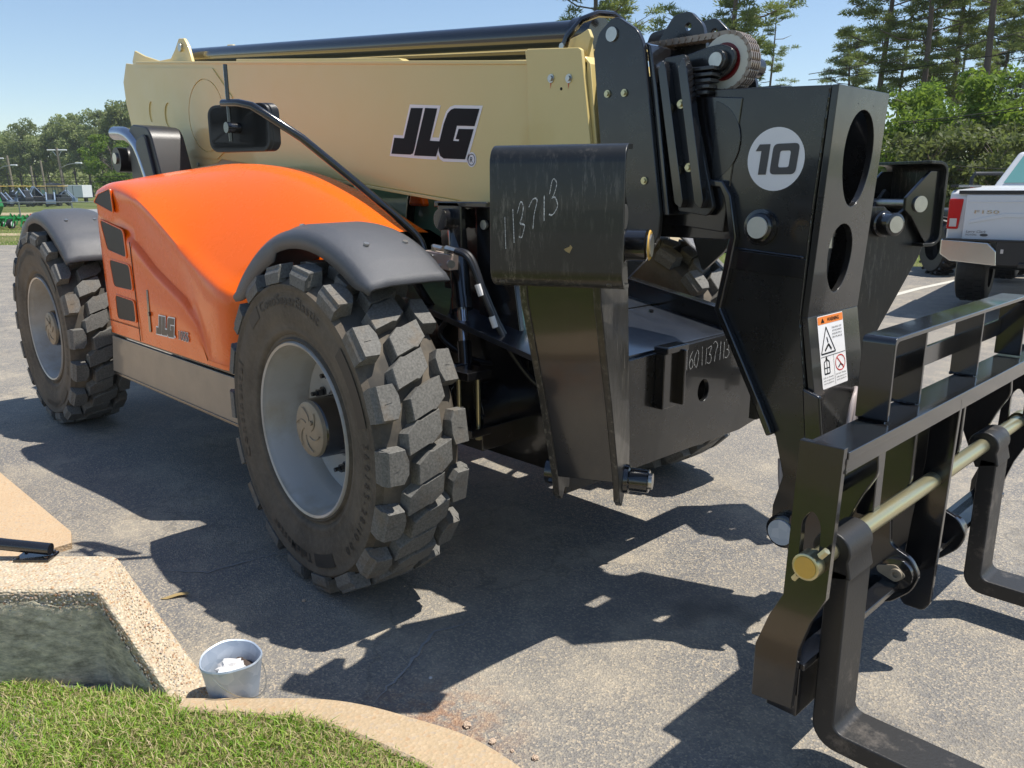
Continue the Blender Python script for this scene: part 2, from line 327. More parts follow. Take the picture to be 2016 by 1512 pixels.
# ================================================================= SETTING
def sheet(name, pts, z, mat, th=None, label=None):
    mb = MB()
    if th: mb.prism([(p[0], p[1]) for p in pts], lambda u, v: (u, v, z-th), (0, 0, th))
    else: mb.flat([(p[0], p[1]) for p in pts], lambda u, v: (u, v, z))
    o = mb.build(name, mat, sm=0); tag(o, label, kind='structure'); return o
def S2(l, d): v = site(l, d); return (v.x, v.y)
sheet('ground', [S2(-900, -200), S2(900, -200), S2(900, 1500), S2(-900, 1500)], -.03, grassg)
sheet('parking_lot', [S2(-120, 24.6), S2(-12, 24.6), S2(0, 21), S2(5, 17.6), S2(9, 17.0), S2(18, 18.2), S2(60, 20), S2(60, -12), S2(-120, -12)], 0, asphalt, label='worn grey asphalt lot the lift stands on')
sheet('far_road', [S2(-4, 24), S2(60, 27), S2(60, 31), S2(-4, 28)], -.012, dirtm)
sheet('dirt_track', [S2(-60, 58), S2(-30, 60), S2(-12, 50), S2(-12, 44), S2(-32, 54), S2(-60, 52)], -.02, dirtm)
sheet('dirt_strip', [S2(-40, 30.6), S2(-17, 30), S2(-17, 31.6), S2(-40, 33)], -.02, dirtm)
# curved painted line by the pickup
mb = MB(); pl = [(4.9, 11.4), (5.6, 12.15), (6.7, 13.3), (8.3, 14.8), (10.4, 16.3), (13, 17.3)]
for i in range(len(pl)-1):
    (a, b), (c_, d_) = pl[i], pl[i+1]; n = Vector((-(d_-b), c_-a)).normalized()*.06
    q = [S2(a-n.x, b-n.y), S2(c_-n.x, d_-n.y), S2(c_+n.x, d_+n.y), S2(a+n.x, b+n.y)]; mb.add([(x, y, .004) for x, y in q], [(0, 1, 2, 3)])
tag(mb.build('painted_line', roadp, sm=0), kind='structure')
def ribbon(name, pts, wd, mat, z=.004, seed=1):
    rd = random.Random(seed); mb = MB(); P = []
    for i in range(len(pts)-1):
        for k in range(8): P.append(Vector(pts[i]).lerp(Vector(pts[i+1]), k/8)+Vector((rd.uniform(-1, 1), rd.uniform(-1, 1)))*.008)
    P.append(Vector(pts[-1])); L_, R_ = [], []
    for i, p in enumerate(P):
        t = (P[min(i+1, len(P)-1)]-P[max(i-1, 0)]).normalized(); n = Vector((-t.y, t.x))*wd*rd.uniform(.4, 1.2)*math.sin(math.pi*(i+.6)/(len(P)+.2)); L_.append(p-n); R_.append(p+n)
    mb.add([(p.x, p.y, z) for p in L_+R_], [(i, i+1, len(P)+i+1, len(P)+i) for i in range(len(P)-1)]); o = mb.build(name, mat, sm=0); tag(o, kind='structure')
ribbon('pavement_crack', [(.86, -1.53), (.78, -1.33), (.66, -1.1), (.72, -.9)], .007, crackm)
ribbon('pavement_crack', [(-.62, -1.66), (-.42, -1.5), (-.38, -1.2), (-.25, -1.1)], .005, crackm, seed=2)
# concrete walk on the left, and the curved curb in front
sheet('concrete_walk', [(-9, -1.83), (-2.49, -1.825), (-1.24, -1.80), (-1.10, -1.84), (-1.05, -3.2), (-9, -4.5)], .03, walkm, .06, 'tan concrete walk')
def bez(pts, n=24):
    out = []; P = [Vector(p) for p in pts]; P = [2*P[0]-P[1]]+P+[2*P[-1]-P[-2]]
    for i in range(1, len(P)-2):
        for k in range(n//(len(P)-3)):
            t = k/(n//(len(P)-3)); out.append(.5*((2*P[i])+(P[i+1]-P[i-1])*t+(2*P[i-1]-5*P[i]+4*P[i+1]-P[i+2])*t*t+(3*P[i]-P[i-1]-3*P[i+1]+P[i+2])*t**3))
    out.append(P[-2]); return out
co_ = bez([(.54, -1.99), (.67, -1.86), (.82, -1.71), (.95, -1.62), (1.12, -1.545), (1.31, -1.48), (1.52, -1.47), (1.80, -1.50), (2.3, -1.62), (3.2, -2.0)], 45)
mb = MB(); rings = []
for i, p in enumerate(co_):
    t = (co_[min(i+1, len(co_)-1)]-co_[max(i-1, 0)]).normalized(); n = Vector((t.y, -t.x)); k = .07+.13*min(1, i/28)
    rings += [(p.x-n.x*.012, p.y-n.y*.012, -.02), (p.x-n.x*.004, p.y-n.y*.004, .085), (p.x+n.x*.012, p.y+n.y*.012, .102), (p.x+n.x*(k-.01), p.y+n.y*(k-.01), .108), (p.x+n.x*k, p.y+n.y*k, .098), (p.x+n.x*k, p.y+n.y*k, -.02)]
m = len(co_); mb.add(rings, [(i*6+j, i*6+j+1, (i+1)*6+j+1, (i+1)*6+j) for i in range(m-1) for j in range(5)]+[(0, 1, 2, 3, 4, 5)])
o = mb.build('curb', curbm); tag(o, 'pale weathered concrete curb along the grass', kind='structure')
inner = []
for i, p in enumerate(co_):
    t = (co_[min(i+1, m-1)]-co_[max(i-1, 0)]).normalized(); n = Vector((t.y, -t.x)); k = .07+.13*min(1, i/28); inner.append((p.x+n.x*k, p.y+n.y*k))
lawn = [(.50, -2.01)]+inner+[(3.4, -4.5), (-1.2, -4.5), (-1.0, -3.1), (-.2, -2.36)]
LZ = lambda x, y: .098 if x > .62 else (.098-(.62-x)*.135 if x > -.35 else -.033)
LP = lawn
mb = MB(); gxs, gys = np.linspace(-1.3, 3.5, 97), np.linspace(-4.6, -1.4, 65)
PX_, PY_ = np.meshgrid(gxs, gys, indexing='ij')
mb.flat(LP, lambda u, v: (u, v, LZ(u, v)-.004))
o = mb.build('lawn_soil', soilm, sm=0); tag(o, kind='structure')
# cheek wall with exposed aggregate
mb = MB(); zt = .35
A = [(-1.45, -3.30, zt), (-.09, -1.95, zt), (.46, -1.855, .0)]; B = [(-1.10, -3.40, zt), (.13, -2.09, zt), (.56, -2.00, .02)]
lo = lambda p: (p[0], p[1], -.05)
vs = [A[0], A[1], A[2], B[0], B[1], B[2], lo(A[0]), lo(A[1]), lo(A[2]), lo(B[0]), lo(B[1]), lo(B[2])]
fs = [(0, 3, 4, 1), (1, 4, 5, 2), (0, 1, 7, 6), (1, 2, 8, 7), (2, 5, 11, 8), (4, 3, 9, 10), (5, 4, 10, 11), (3, 0, 6, 9)]
mb.add(vs, fs); ramp = mb.build('ramp_wall', aggm, sm=0); rb = ramp.modifiers.new('e', 'BEVEL'); rb.width = .018; rb.segments = 3
tag(ramp, 'low exposed aggregate concrete cheek wall sloping down beside the grass', 'wall')
# rendered slate-like panel on the wall's near face (recessed lower part of the wall)
d0 = Vector((1.23, 1.31, 0)).normalized(); nrm = Vector((d0.y, -d0.x, 0))
def WF(u, v): q = Vector((B[1][0], B[1][1], 0))+d0*u+nrm*.004; return (q.x, q.y, v)
d1 = Vector((B[2][0]-B[1][0], B[2][1]-B[1][1], 0)).normalized(); nrm1 = Vector((d1.y, -d1.x, 0))
def WF2(u, v, off=0):
    dd, nn = (d0, nrm) if u < 0 else (d1, nrm1); q = Vector((B[1][0], B[1][1], 0))+dd*u+nn*(.003+off)+(nrm1-nrm)*0; return (q.x, q.y, v)
mb = MB(); rd = random.Random(5)
for (ua, ub, nx) in ((-1.65, -.001, 110), (.001, .33, 26)):
    vs = []; nz = 22
    for i in range(nx+1):
        for j in range(nz+1):
            u = ua+(ub-ua)*i/nx; top = .300+.010*math.sin(u*19)+rd.uniform(-.006, .006); 
            if u > 0: top = .300-u*.80+rd.uniform(-.004, .004)
            v = -.02+(top+.02)*j/nz; off = .002+rd.uniform(0, .003)+.002*math.sin(u*23+v*61+2*math.sin(u*9))**2
            vs.append(WF2(u, v, .0005 if j == nz else off))
    mb.add(vs, [(i*(nz+1)+j, (i+1)*(nz+1)+j, (i+1)*(nz+1)+j+1, i*(nz+1)+j+1) for i in range(nx) for j in range(nz)])
mb.build('rendered_face', slate, ramp, sm=60)
# real pebbles standing proud on the top and slope
rd = random.Random(8); peb = MB(); pm = [stonem, simple('pebble_brown', (.36, .20, .11), .6), simple('pebble_cream', (.62, .52, .38), .6), simple('pebble_grey', (.36, .33, .29), .6)]
def pebble(mb, c, n, r, rd):
    ico = [(0, 0, 1), (.9, 0, .35), (.28, .85, .35), (-.72, .53, .35), (-.72, -.53, .35), (.28, -.85, .35)]
    q = Vector(n).to_track_quat('Z', 'Y').to_matrix() @ Matrix.Rotation(rd.uniform(0, 6.3), 3, 'Z'); sx, sy = rd.uniform(.7, 1.3), rd.uniform(.6, 1.)
    mb.add([Vector(c)+q @ Vector((x*sx*r, y*sy*r, (z-.3)*r*.55)) for x, y, z in ico], [(0, 1, 2), (0, 2, 3), (0, 3, 4), (0, 4, 5), (0, 5, 1)])
Av = [Vector(a) for a in A]; Bv = [Vector(b) for b in B]
for k in range(1700):
    peb.cur = rd.choice([0, 1, 2, 2, 2, 3]); u, v = rd.random(), rd.random()
    if rd.random() < .5:
        u = 1-(1-u)*.55; p = Av[0].lerp(Av[1], u).lerp(Bv[0].lerp(Bv[1], u), .06+v*.88); n = (0, 0, 1)
    else:
        p = Av[1].lerp(Av[2], u).lerp(Bv[1].lerp(Bv[2], u), .06+v*.88); n = (.52, -.1, .84)
    pebble(peb, p, n, rd.uniform(.002, .0048), rd)
for k in range(900):
    peb.cur = rd.choice([0, 1, 2, 3, 3]); u = -1.2+rd.random()*1.5; lim = .335 if u < 0 else .335-u*.80; v = lim-abs(rd.gauss(0, .045)); q = WF2(u, v, .002); pebble(peb, q, nrm if u < 0 else nrm1, rd.uniform(.003, .0085), rd)
o = peb.build('pebble_facing', pm, ramp, sm=0); o['kind'] = 'stuff'
# handrail on the wall
hr = empty('handrail', (-.2, -2.2, .35)); tag(hr, 'black steel handrail end bolted to the aggregate wall', 'handrail')
inv = Matrix.Translation((.2, 2.2, -.35))
def under(o): o.matrix_parent_inverse = inv; return o
rail_d = Vector((.70, .714, 0)); rc = Vector((-.265, -2.165, .35))
rot = Matrix.Rotation(math.atan2(rail_d.y, rail_d.x), 3, 'Z')
under(MB().box(rc+Vector((0, 0, .006)), (.125, .075, .010), rot).build('base_plate', black, hr, .002))
under(MB().tube([rc+rail_d*.055+Vector((0, 0, .034)), rc-rail_d*.10+Vector((-.0, 0, .052)), rc-rail_d*.9+Vector((0, 0, .16))], .0215, 20).build('rail', black, hr))
mbb = MB()
for a, b in ((-.05, -.026), (.05, -.026), (.05, .026), (-.05, .026)):
    p = rc+rot @ Vector((a, b, .012)); mbb.cyl(p, p+Vector((0, 0, .006)), .006, 6)
under(mbb.build('bolt', black, hr))

# lawn blades
def inpoly(px, py, poly):
    c = np.zeros(px.shape, bool); n = len(poly)
    for i in range(n):
        x1, y1 = poly[i]; x2, y2 = poly[(i+1) % n]
        if y1 == y2: continue
        c ^= ((y1 > py) != (y2 > py)) & (px < (x2-x1)*(py-y1)/(y2-y1)+x1)
    return c
def blades(name, n, region, poly, z, h0, h1, wd, mat, seed, lean=.6):
    zf = z; rs = np.random.RandomState(seed); x0, y0, x1, y1 = region; px = rs.uniform(x0, x1, n*4); py = rs.uniform(y0, y1, n*4); ok = inpoly(px, py, poly)
    q = np.array(co_)[:, :2]
    px = px[ok][:n]; py = py[ok][:n]; n = len(px); a = rs.uniform(0, 2*np.pi, n); h = rs.uniform(h0, h1, n)*(.7+.5*np.sin(px*9)*np.cos(py*7)*.5); ln = rs.uniform(.2, 1, n)*lean*h*1.3; tw = rs.uniform(0, 2*np.pi, n)
    z = zf(px) if callable(zf) else np.full(n, zf); dx, dy = np.cos(a), np.sin(a); wx, wy = np.cos(tw)*wd, np.sin(tw)*wd
    V = np.zeros((n, 5, 3)); 
    V[:, 0] = np.stack([px-wx, py-wy, z], 1); V[:, 1] = np.stack([px+wx, py+wy, z], 1)
    V[:, 2] = np.stack([px+dx*ln*.35-wx*.8, py+dy*ln*.35-wy*.8, z+h*.6], 1); V[:, 3] = np.stack([px+dx*ln*.35+wx*.8, py+dy*ln*.35+wy*.8, z+h*.6], 1)
    V[:, 4] = np.stack([px+dx*ln, py+dy*ln, z+h*rs.uniform(.75, 1, n)], 1)
    F = (np.arange(n)[:, None, None]*5+np.array([[0, 1, 3], [0, 3, 2], [2, 3, 4]])).reshape(-1, 3)
    me = bpy.data.meshes.new(name); me.vertices.add(n*5); me.vertices.foreach_set('co', V.reshape(-1)); me.loops.add(len(F)*3); me.loops.foreach_set('vertex_index', F.reshape(-1).astype(np.int32))
    me.polygons.add(len(F)); me.polygons.foreach_set('loop_start', np.arange(0, len(F)*3, 3, dtype=np.int32)); me.polygons.foreach_set('loop_total', np.full(len(F), 3, np.int32)); me.update(calc_edges=True); me.validate()
    return link(name, me, mat)
o = blades('grass', 70000, (-1.0, -2.9, 1.75, -1.6), [(x-.0, y+(.012 if y > -2.2 else 0)) for x, y in lawn], (lambda px: np.where(px > .62, .093, np.maximum(-.038, .093-(.62-px)*.135))), .016, .046, .0019, blade, 3, 1.1); tag(o, 'short green lawn with dry brown tufts along the curb', 'grass', kind='stuff')
vpoly = [S2(-120, 24.7), S2(-12, 24.7), S2(0, 21.1), S2(5, 17.7), S2(9, 17.1), S2(18, 18.3), S2(18, 23), S2(0, 25), S2(-12, 40), S2(-120, 40)]
vp = [(toset(Vector((x, y, 0)))) for x, y in vpoly]
rs = np.random.RandomState(9)
vb = blades('verge_grass', 45000, (-42, -10, 6, 40), vpoly, -.03, .03, .09, .007, blade, 4); tag(vb, 'thin grass verge beyond the asphalt', 'grass', kind='stuff')

# ================================================================= TELEHANDLER
TH = empty('telehandler'); tag(TH, 'large telehandler with cream boom, orange engine cowl and black fork carriage parked on the lot', 'telehandler')
RT, RRIM = .677, .358
# --- wheel prototype, outer face towards -Y, centre at origin
def make_wheel():
    mb = MB()     # rim: lathe along +Y (inwards) from outer flange
    y = lambda d: d-.18
    prof = [(y(.03), .366), (y(.004), .366), (y(-.004), .360), (y(.0), .350), (y(.02), .346), (y(.035), .336), (y(.11), .334), (y(.135), .312), (y(.20), .308), (y(.215), .285), (y(.215), .20), (y(.205), .15), (y(.205), .02), (y(.25), .02), (y(.25), .30), (y(.33), .335), (y(.36), .36)]
    mb.lathe((0, 0, 0), (0, 1, 0), prof, 72); wheel = mb.build('wheel', rimm, None, sm=40)
    mb = MB()
    prof = [(y(.03), .355), (y(.008), .362), (y(.002), .374), (y(.012), .382), (y(.012), .392), (y(.002), .400), (y(-.004), .418), (y(-.002), .424), (y(-.012), .45), (y(-.020), .50), (y(-.021), .545), (y(-.017), .575), (y(-.021), .580), (y(-.020), .594), (y(-.010), .600), (y(.004), .608), (y(.030), .620), (y(.09), .630), (y(.17), .633), (y(.25), .630), (y(.30), .620), (y(.322), .608), (y(.342), .59), (y(.348), .52), (y(.345), .45), (y(.345), .36)]
    kz0 = next(i for i, p in enumerate(prof) if p[1] > .605 and i > 10); kz1 = max(i for i, p in enumerate(prof) if p[1] > .605)
    mb.lathe((0, 0, 0), (0, 1, 0), prof[:kz0+1], 96); mb.lathe((0, 0, 0), (0, 1, 0), prof[kz1:], 96); mb.cur = 1; mb.lathe((0, 0, 0), (0, 1, 0), prof[kz0:kz1+1], 96); mb.build('tyre', [rubber, treadg], wheel, sm=50)
    # tread blocks, (s along circumference, t across) polygons raised from the carcass
    mb = MB(); NP = 18; P = 2*math.pi*RT/NP
    def blockp(pts, s0, r0, r1, shrink=.86, outer=None):
        pts = [(a_, (b_+.19)*.91-.19) for a_, b_ in pts]; cs = sum(p[0] for p in pts)/len(pts); ct = sum(p[1] for p in pts)/len(pts); n = len(pts); top, mid, bot = [], [], []
        for s_, t_ in pts:
            for lst, k, r in ((top, .965, r1), (mid, 1., r1-.004), (bot, 1.13, r0)):
                ss, tt = cs+(s_-cs)*k, ct+(t_-ct)*(k if k < 1 else 1+(k-1)*.5); rr = r-abs(tt+.016)**3*1.3
                an = (s0+ss)/RT; lst.append((rr*math.sin(an), tt, rr*math.cos(an)))
        fs = [tuple(range(n))]+[(i, n+i, n+(i+1) % n, (i+1) % n) for i in range(n)]+[(n+i, 2*n+i, 2*n+(i+1) % n, n+(i+1) % n) for i in range(n)]
        mb.add(top+mid+bot, fs)
    hex0 = [(-.074, .082), (.008, .082), (.048, .028), (.046, .012), (.074, -.082), (-.008, -.082), (-.048, -.028), (-.046, -.012)]; hexl = [(s_*.97, t_-.020) for s_, t_ in hex0]
    hexr = [(s_*.97, t_+.020) for s_, t_ in hex0]
    sh = [(-.064, -.192), (.062, -.192), (.064, -.130), (.030, -.108), (-.020, -.106), (-.064, -.120)]
    for k in range(NP):
        blockp(hexl, k*P, .628, RT); blockp(hexr, k*P+P/2, .628, RT)
        for sgn, off in ((1, P/2-.01), (-1, .01)):
            pts = [(s_*sgn, t_*sgn) for s_, t_ in sh]; blockp(pts, k*P+off, .622, RT)
            # shoulder buttress running down the sidewall
            a0, a1 = (k*P+off-.066)/RT, (k*P+off+.066)/RT
            q = []
            for an, w_ in ((a0, 0), (a1, 0)):
                for t_, r_ in ((-.186, .668), (-.204, .640), (-.205, .600), (-.170, .600)):
                    q.append((r_*math.sin(an), (t_*sgn+.19)*.91-.19 if sgn < 0 else t_, r_*math.cos(an)))
            mb.add(q, [(0, 1, 5, 4), (1, 2, 6, 5), (2, 3, 7, 6), (0, 3, 2, 1), (4, 5, 6, 7), (3, 0, 4, 7)])
            for g in (-1, ):                                   # wear slit
                an = (k*P+off)/RT; mb.add([((RT-.004)*math.sin(an+e)*1.0, (t_*sgn+.19)*.91-.19, (RT-.0042)*math.cos(an+e)) for e, t_ in ((-.002, -.17), (.002, -.17), (.002, -.14), (-.002, -.14))], [(0, 1, 2, 3)])
    mb.build('tread_lug', tread, wheel, sm=0)
    mb = MB()   # hub
    mb.lathe((0, 0, 0), (0, 1, 0), [(y(.20), .155), (y(.19), .150), (y(.17), .128), (y(.06), .124), (y(.052), .118)], 40); mb.build('hub', black, wheel)
    mb = MB(); mb.lathe((0, 0, 0), (0, 1, 0), [(y(.052), .118), (y(.038), .114), (y(.034), .106), (y(.030), .04), (y(.030), .001)], 40)
    for k in range(6):
        pth = []
        for j in range(7): a = k*math.pi/3+j*.16; r_ = .03+.011*j; pth.append((r_*math.cos(a), y(.029), r_*math.sin(a)))
        mb.tube(pth, .0022, 5)
    mb.tube([(.035, y(.03), .035), (.035, y(.022), .035)], .010, 8); mb.build('hub_cap', hubm, wheel)
    mb = MB()
    for k in range(10):
        a = 2*math.pi*(k+.3)/10; c_ = (.212*math.cos(a), 0, .212*math.sin(a)); mb.cyl((c_[0], y(.214), c_[2]), (c_[0], y(.18), c_[2]), .018, 6); mb.cyl((c_[0], y(.18), c_[2]), (c_[0], y(.155), c_[2]), .010, 8); mb.cyl((c_[0], y(.214), c_[2]), (c_[0], y(.206), c_[2]), .026, 12)
    mb.build('wheel_nut', black, wheel)
    mb = MB(); yy = y(-.0225)
    def arc_text(txt, size, r0, a_start, sh=0, sp=1.0, bold=.012):
        a = a_start
        for ch in txt:
            vs, fs = glyphs(ch, size, sh, bold) if ch != ' ' else ([], [])
            wd = (max(v.x for v in vs)-min(v.x for v in vs)) if vs else size*.3
            if vs:
                x0 = min(v.x for v in vs); out = []
                for v in vs:
                    an = a-(v.x-x0)/r0; r_ = r0+v.y; out.append((r_*math.cos(an), yy-(.001 if r_ < .56 else 0), r_*math.sin(an)))
                mb.add(out, fs)
            a -= (wd+size*.16*sp)/r0
        return a
    arc_text('ContiSuperElastic', .058, .515, R(118), 0, .9)
    arc_text('360/85-28/10.00', .046, .520, R(8), 0, 2.4)
    arc_text('TeleMaster', .056, .515, R(-83), 0, 1.3)
    arc_text('Continental', .064, .512, R(205), 0, 1.5, .02)
    for a0, a1 in ((46, 14), (-62, -80), (132, 121)):
        pts = [(r_*math.cos(R(a0+(a1-a0)*k/10)), yy, r_*math.sin(R(a0+(a1-a0)*k/10))) for k in range(11) for r_ in (.505, .560)]
        mb.add(pts, [(2*k, 2*k+1, 2*k+3, 2*k+2) for k in range(10)])
    mb.build('sidewall_lettering', rubl, wheel, sm=0)
    return wheel
wheel0 = make_wheel()
for ch in list(wheel0.children):
    if ch.name.split('.')[0] in ('tread_lug', 'wheel_nut', 'sidewall_lettering'): split_object(ch)
def dup(src, parent, M):
    c = src.copy(); COL.objects.link(c); c.parent = parent; c.matrix_local = M
    for ch in src.children:
        d = ch.copy(); COL.objects.link(d); d.parent = c; d.matrix_local = ch.matrix_local
    return c
Wb = 3.468
def place(M, first=False):
    if first: wheel0.parent = TH; wheel0.matrix_local = M; return wheel0
    return dup(wheel0, TH, M)
T = Matrix.Translation; RY = lambda a: Matrix.Rotation(R(a), 4, 'Y'); RZ = lambda a: Matrix.Rotation(R(a), 4, 'Z')
place(T((0, -1.05, RT)) @ RZ(-3) @ RY(0), True)
place(T((-Wb, -1.05, RT)) @ RY(-20))
place(T((0, 1.05, RT)) @ RZ(177) @ RY(75))
place(T((-Wb, 1.05, RT)) @ RZ(180) @ RY(40))

# --- chassis and axles
mb = MB()
mb.prism([(-3.95, .62), (-3.95, 1.2), (-3.2, 1.45), (-1.2, 1.38), (-.5, 1.12), (.86, .955), (.86, .48), (.2, .48), (-.4, .60), (-3.2, .60)], XZ(-.46), (0, .05, 0))
mb.prism([(-3.95, .62), (-3.95, 1.2), (-3.2, 1.45), (-1.2, 1.38), (-.5, 1.12), (.86, .955), (.86, .48), (.2, .48), (-.4, .60), (-3.2, .60)], XZ(.42), (0, .05, 0))
mb.box((-1.6, 0, .64), (4.4, .84, .04)); mb.box((-3.93, 0, .9), (.04, .84, .55))
chas = mb.build('chassis', black, TH, .004)
mb = MB(); mb.prism([(-.62, .485), (.66, .47), (.90, .50), (.90, .96), (.50, .968), (-.13, .955), (-.62, .945)], YZ(.86), (.022, 0, 0), [oval(.315, .73, .045, .052, 22)])
mb.build('front_plate', blacks, chas, .003)
mb = MB(); mb.add([(-.5, -.60, 1.22), (-.5, .56, 1.22), (.86, .60, .972), (.86, -.60, .962), (-.5, -.60, 1.19), (-.5, .56, 1.19), (.86, .60, .94), (.86, -.60, .94)], [(0, 1, 2, 3), (7, 6, 5, 4), (3, 2, 6, 7), (0, 3, 7, 4), (1, 5, 6, 2)])
mb.build('top_deck', deckm, chas, .002)
mb = MB(); mb.prism([(-.9, 1.37), (.86, 1.05), (.86, .93), (-.9, .93)], XZ(.56), (0, .03, 0)); mb.prism([(-.9, 1.385), (.86, 1.065), (.86, 1.052), (-.9, 1.372)], XZ(.545), (0, .06, 0)); mb.build('deck_rail', black, chas, .003)
mb = MB(); mb.box((.42, .12, 1.052), (.004, .9, .012)); mb.cyl((.50, .42, 1.03), (.50, .42, 1.05), .012, 6); mb.build('deck_seam', black, chas)
def digits(mb, txt, f, h, adv, wd, rd, jit=.1):
    ST = {'1': [[(.5, 1), (.55, 0)]], '3': [[(.1, .9), (.45, 1), (.75, .85), (.6, .6), (.35, .52), (.7, .42), (.85, .2), (.5, 0), (.1, .08)]], '7': [[(.05, .9), (.5, 1), (.85, .98), (.6, .5), (.45, 0)]],
          '0': [[(.5, 1), (.15, .7), (.15, .3), (.5, 0), (.85, .3), (.85, .7), (.5, 1)]], '6': [[(.7, 1), (.3, .65), (.15, .25), (.45, 0), (.8, .2), (.65, .5), (.2, .35)]]}
    x = 0
    for i, ch in enumerate(txt):
        for st in ST[ch]:
            pts = [Vector((x+(u+rd.uniform(-jit, jit)*.5)*h*.55, v*h*(1+rd.uniform(-jit, jit))+i*adv[1]*1.0, 0)) for u, v in st]
            P = bez([(p.x, p.y) for p in pts], max(8, 4*len(pts))) if len(pts) > 2 else [Vector((p.x, p.y)) for p in pts]
            n = len(P); L_ = []
            for k, p in enumerate(P):
                t = (P[min(k+1, n-1)]-P[max(k-1, 0)]); t = t.normalized() if t.length else Vector((1, 0)); q = Vector((-t.y, t.x))*wd*.5*rd.uniform(.6, 1.2); L_ += [f(p.x-q.x, p.y-q.y), f(p.x+q.x, p.y+q.y)]
            mb.add(L_, [(2*k, 2*k+1, 2*k+3, 2*k+2) for k in range(n-1)])
        x += adv[0]*(.75 if ch == '1' else 1)
rd = random.Random(3)
mb = MB(); digits(mb, '01601137113', lambda u, v: (.885, .10+u, .845+v+u*.03), .082, (.043, .0), .0022, rd, .16); mb.build('chalk_number', chalk, chas, sm=0)
mb = MB()      # stop channel and brackets on the plate
mb.box((.905, -.02, .84), (.05, .10, .24)); mb.box((.915, -.0, .975), (.07, .16, .03)); mb.box((.93, .035, .85), (.07, .018, .24)); mb.box((.905, .74, .82), (.05, .05, .18)); mb.build('stop_bracket', black, chas, .006)
for X in (0, -Wb):
    mb = MB(); s_ = 1 if X == 0 else -1
    mb.lathe((X, -.88, RT), (0, 1, 0), [(0, .10), (0, .17), (.10, .18), (.14, .12), (.30, .105), (.50, .12), (.62, .20), (.70, .255), (1.06, .255), (1.14, .20), (1.26, .12), (1.46, .105), (1.62, .12), (1.66, .18), (1.76, .17), (1.76, .1)], 28)
    mb.cyl((X, 0, RT), (X-s_*.35, 0, RT+.02), .11, 20)
    mb.build('axle', black, TH)
    mb = MB()
    for sg in (-1, 1):
        mb.cyl((X+s_*.16, -.58*sg, RT-.02), (X+s_*.16, -.15*sg, RT-.02), .028, 12); mb.cyl((X+s_*.16, -.80*sg, RT-.02), (X+s_*.16, -.30*sg, RT-.02), .016, 12)
    mb.build('steering_cylinder', black, TH)
# gear housing clutter and clamp bolts by the near front wheel
mb = MB(); mb.cyl((.30, -.62, .70), (.30, -.30, .72), .12, 20); mb.cyl((.34, -.30, .72), (.40, .10, .72), .13, 20); mb.box((.34, -.50, .60), (.16, .26, .10)); mb.box((.45, -.35, .60), (.18, .08, .07))
for k in range(10):
    a = 2*math.pi*k/10; mb.cyl((.31+.105*math.cos(a), -.635, .70+.105*math.sin(a)), (.31+.105*math.cos(a), -.61, .70+.105*math.sin(a)), .012, 6)
for k in range(6): mb.box((.34+.01*k, -.28+.06*k, .72), (.28, .012, .22))
mb.build('gear_housing', black, TH, .004)
mb = MB(); mb.box((.40, -.68, .895), (.13, .13, .035)); mb.box((.41, -.68, .655), (.12, .11, .035)); mb.box((.35, -.66, .77), (.03, .10, .22)); mb.build('clamp_bracket', black, TH, .004)
for a, b in ((.385, -.725), (.435, -.665)):
    mb = MB(); mb.cyl((a, b, .64), (a, b, .88), .0095, 12); mb.cyl((a, b, .615), (a, b, .637), .015, 6); mb.build('clamp_bolt', yzinc, TH)
# frame levelling cylinder
mb = MB(); p0, p1 = Vector((.29, -.60, .87)), Vector((.09, -.47, 1.50)); d = (p1-p0).normalized()
mb.cyl(p0+d*.30, p1-d*.04, .042, 24); mb.cyl(p0, p0+d*.13, .030, 20); mb.cyl(p0+Vector((-.02, -.05, -.01)), p0+Vector((.02, .05, -.01)), .05, 20); mb.cyl(p1+Vector((0, -.09, 0)), p1+Vector((0, .05, 0)), .045, 20); mb.cyl(p0+d*.27, p0+d*.32, .047, 24)
lev = mb.build('levelling_cylinder', black, TH)
MB().cyl(p0+d*.13, p0+d*.27, .024, 20).build('rod', chrome, lev)
mb = MB(); mb.cyl(p0+Vector((0, -.066, -.01)), p0+Vector((0, -.055, -.01)), .022, 18); mb.cyl(Vector((.245, -.452, 1.478)), Vector((.245, -.44, 1.478)), .020, 18); mb.build('pin', zinc, lev)
mb = MB(); mb.prism([(.02, 1.575), (.16, 1.575), (.18, 1.555), (.18, 1.2), (.06, 1.2), (.04, 1.45)], XZ(-.52), (0, .03, 0)); mb.prism([(.17, 1.57), (.34, 1.57), (.36, 1.54), (.42, 1.18), (.46, .95), (.2, .95), (.18, 1.2)], XZ(-.43), (0, .03, 0)); mb.prism([(.0, 1.575), (.34, 1.575), (.34, 1.55), (.0, 1.55)], XZ(-.52), (0, .12, 0)); mb.box((.15, -.35, 1.25), (.3, .10, .65)); mb.build('frame_bracket', black, TH, .006)
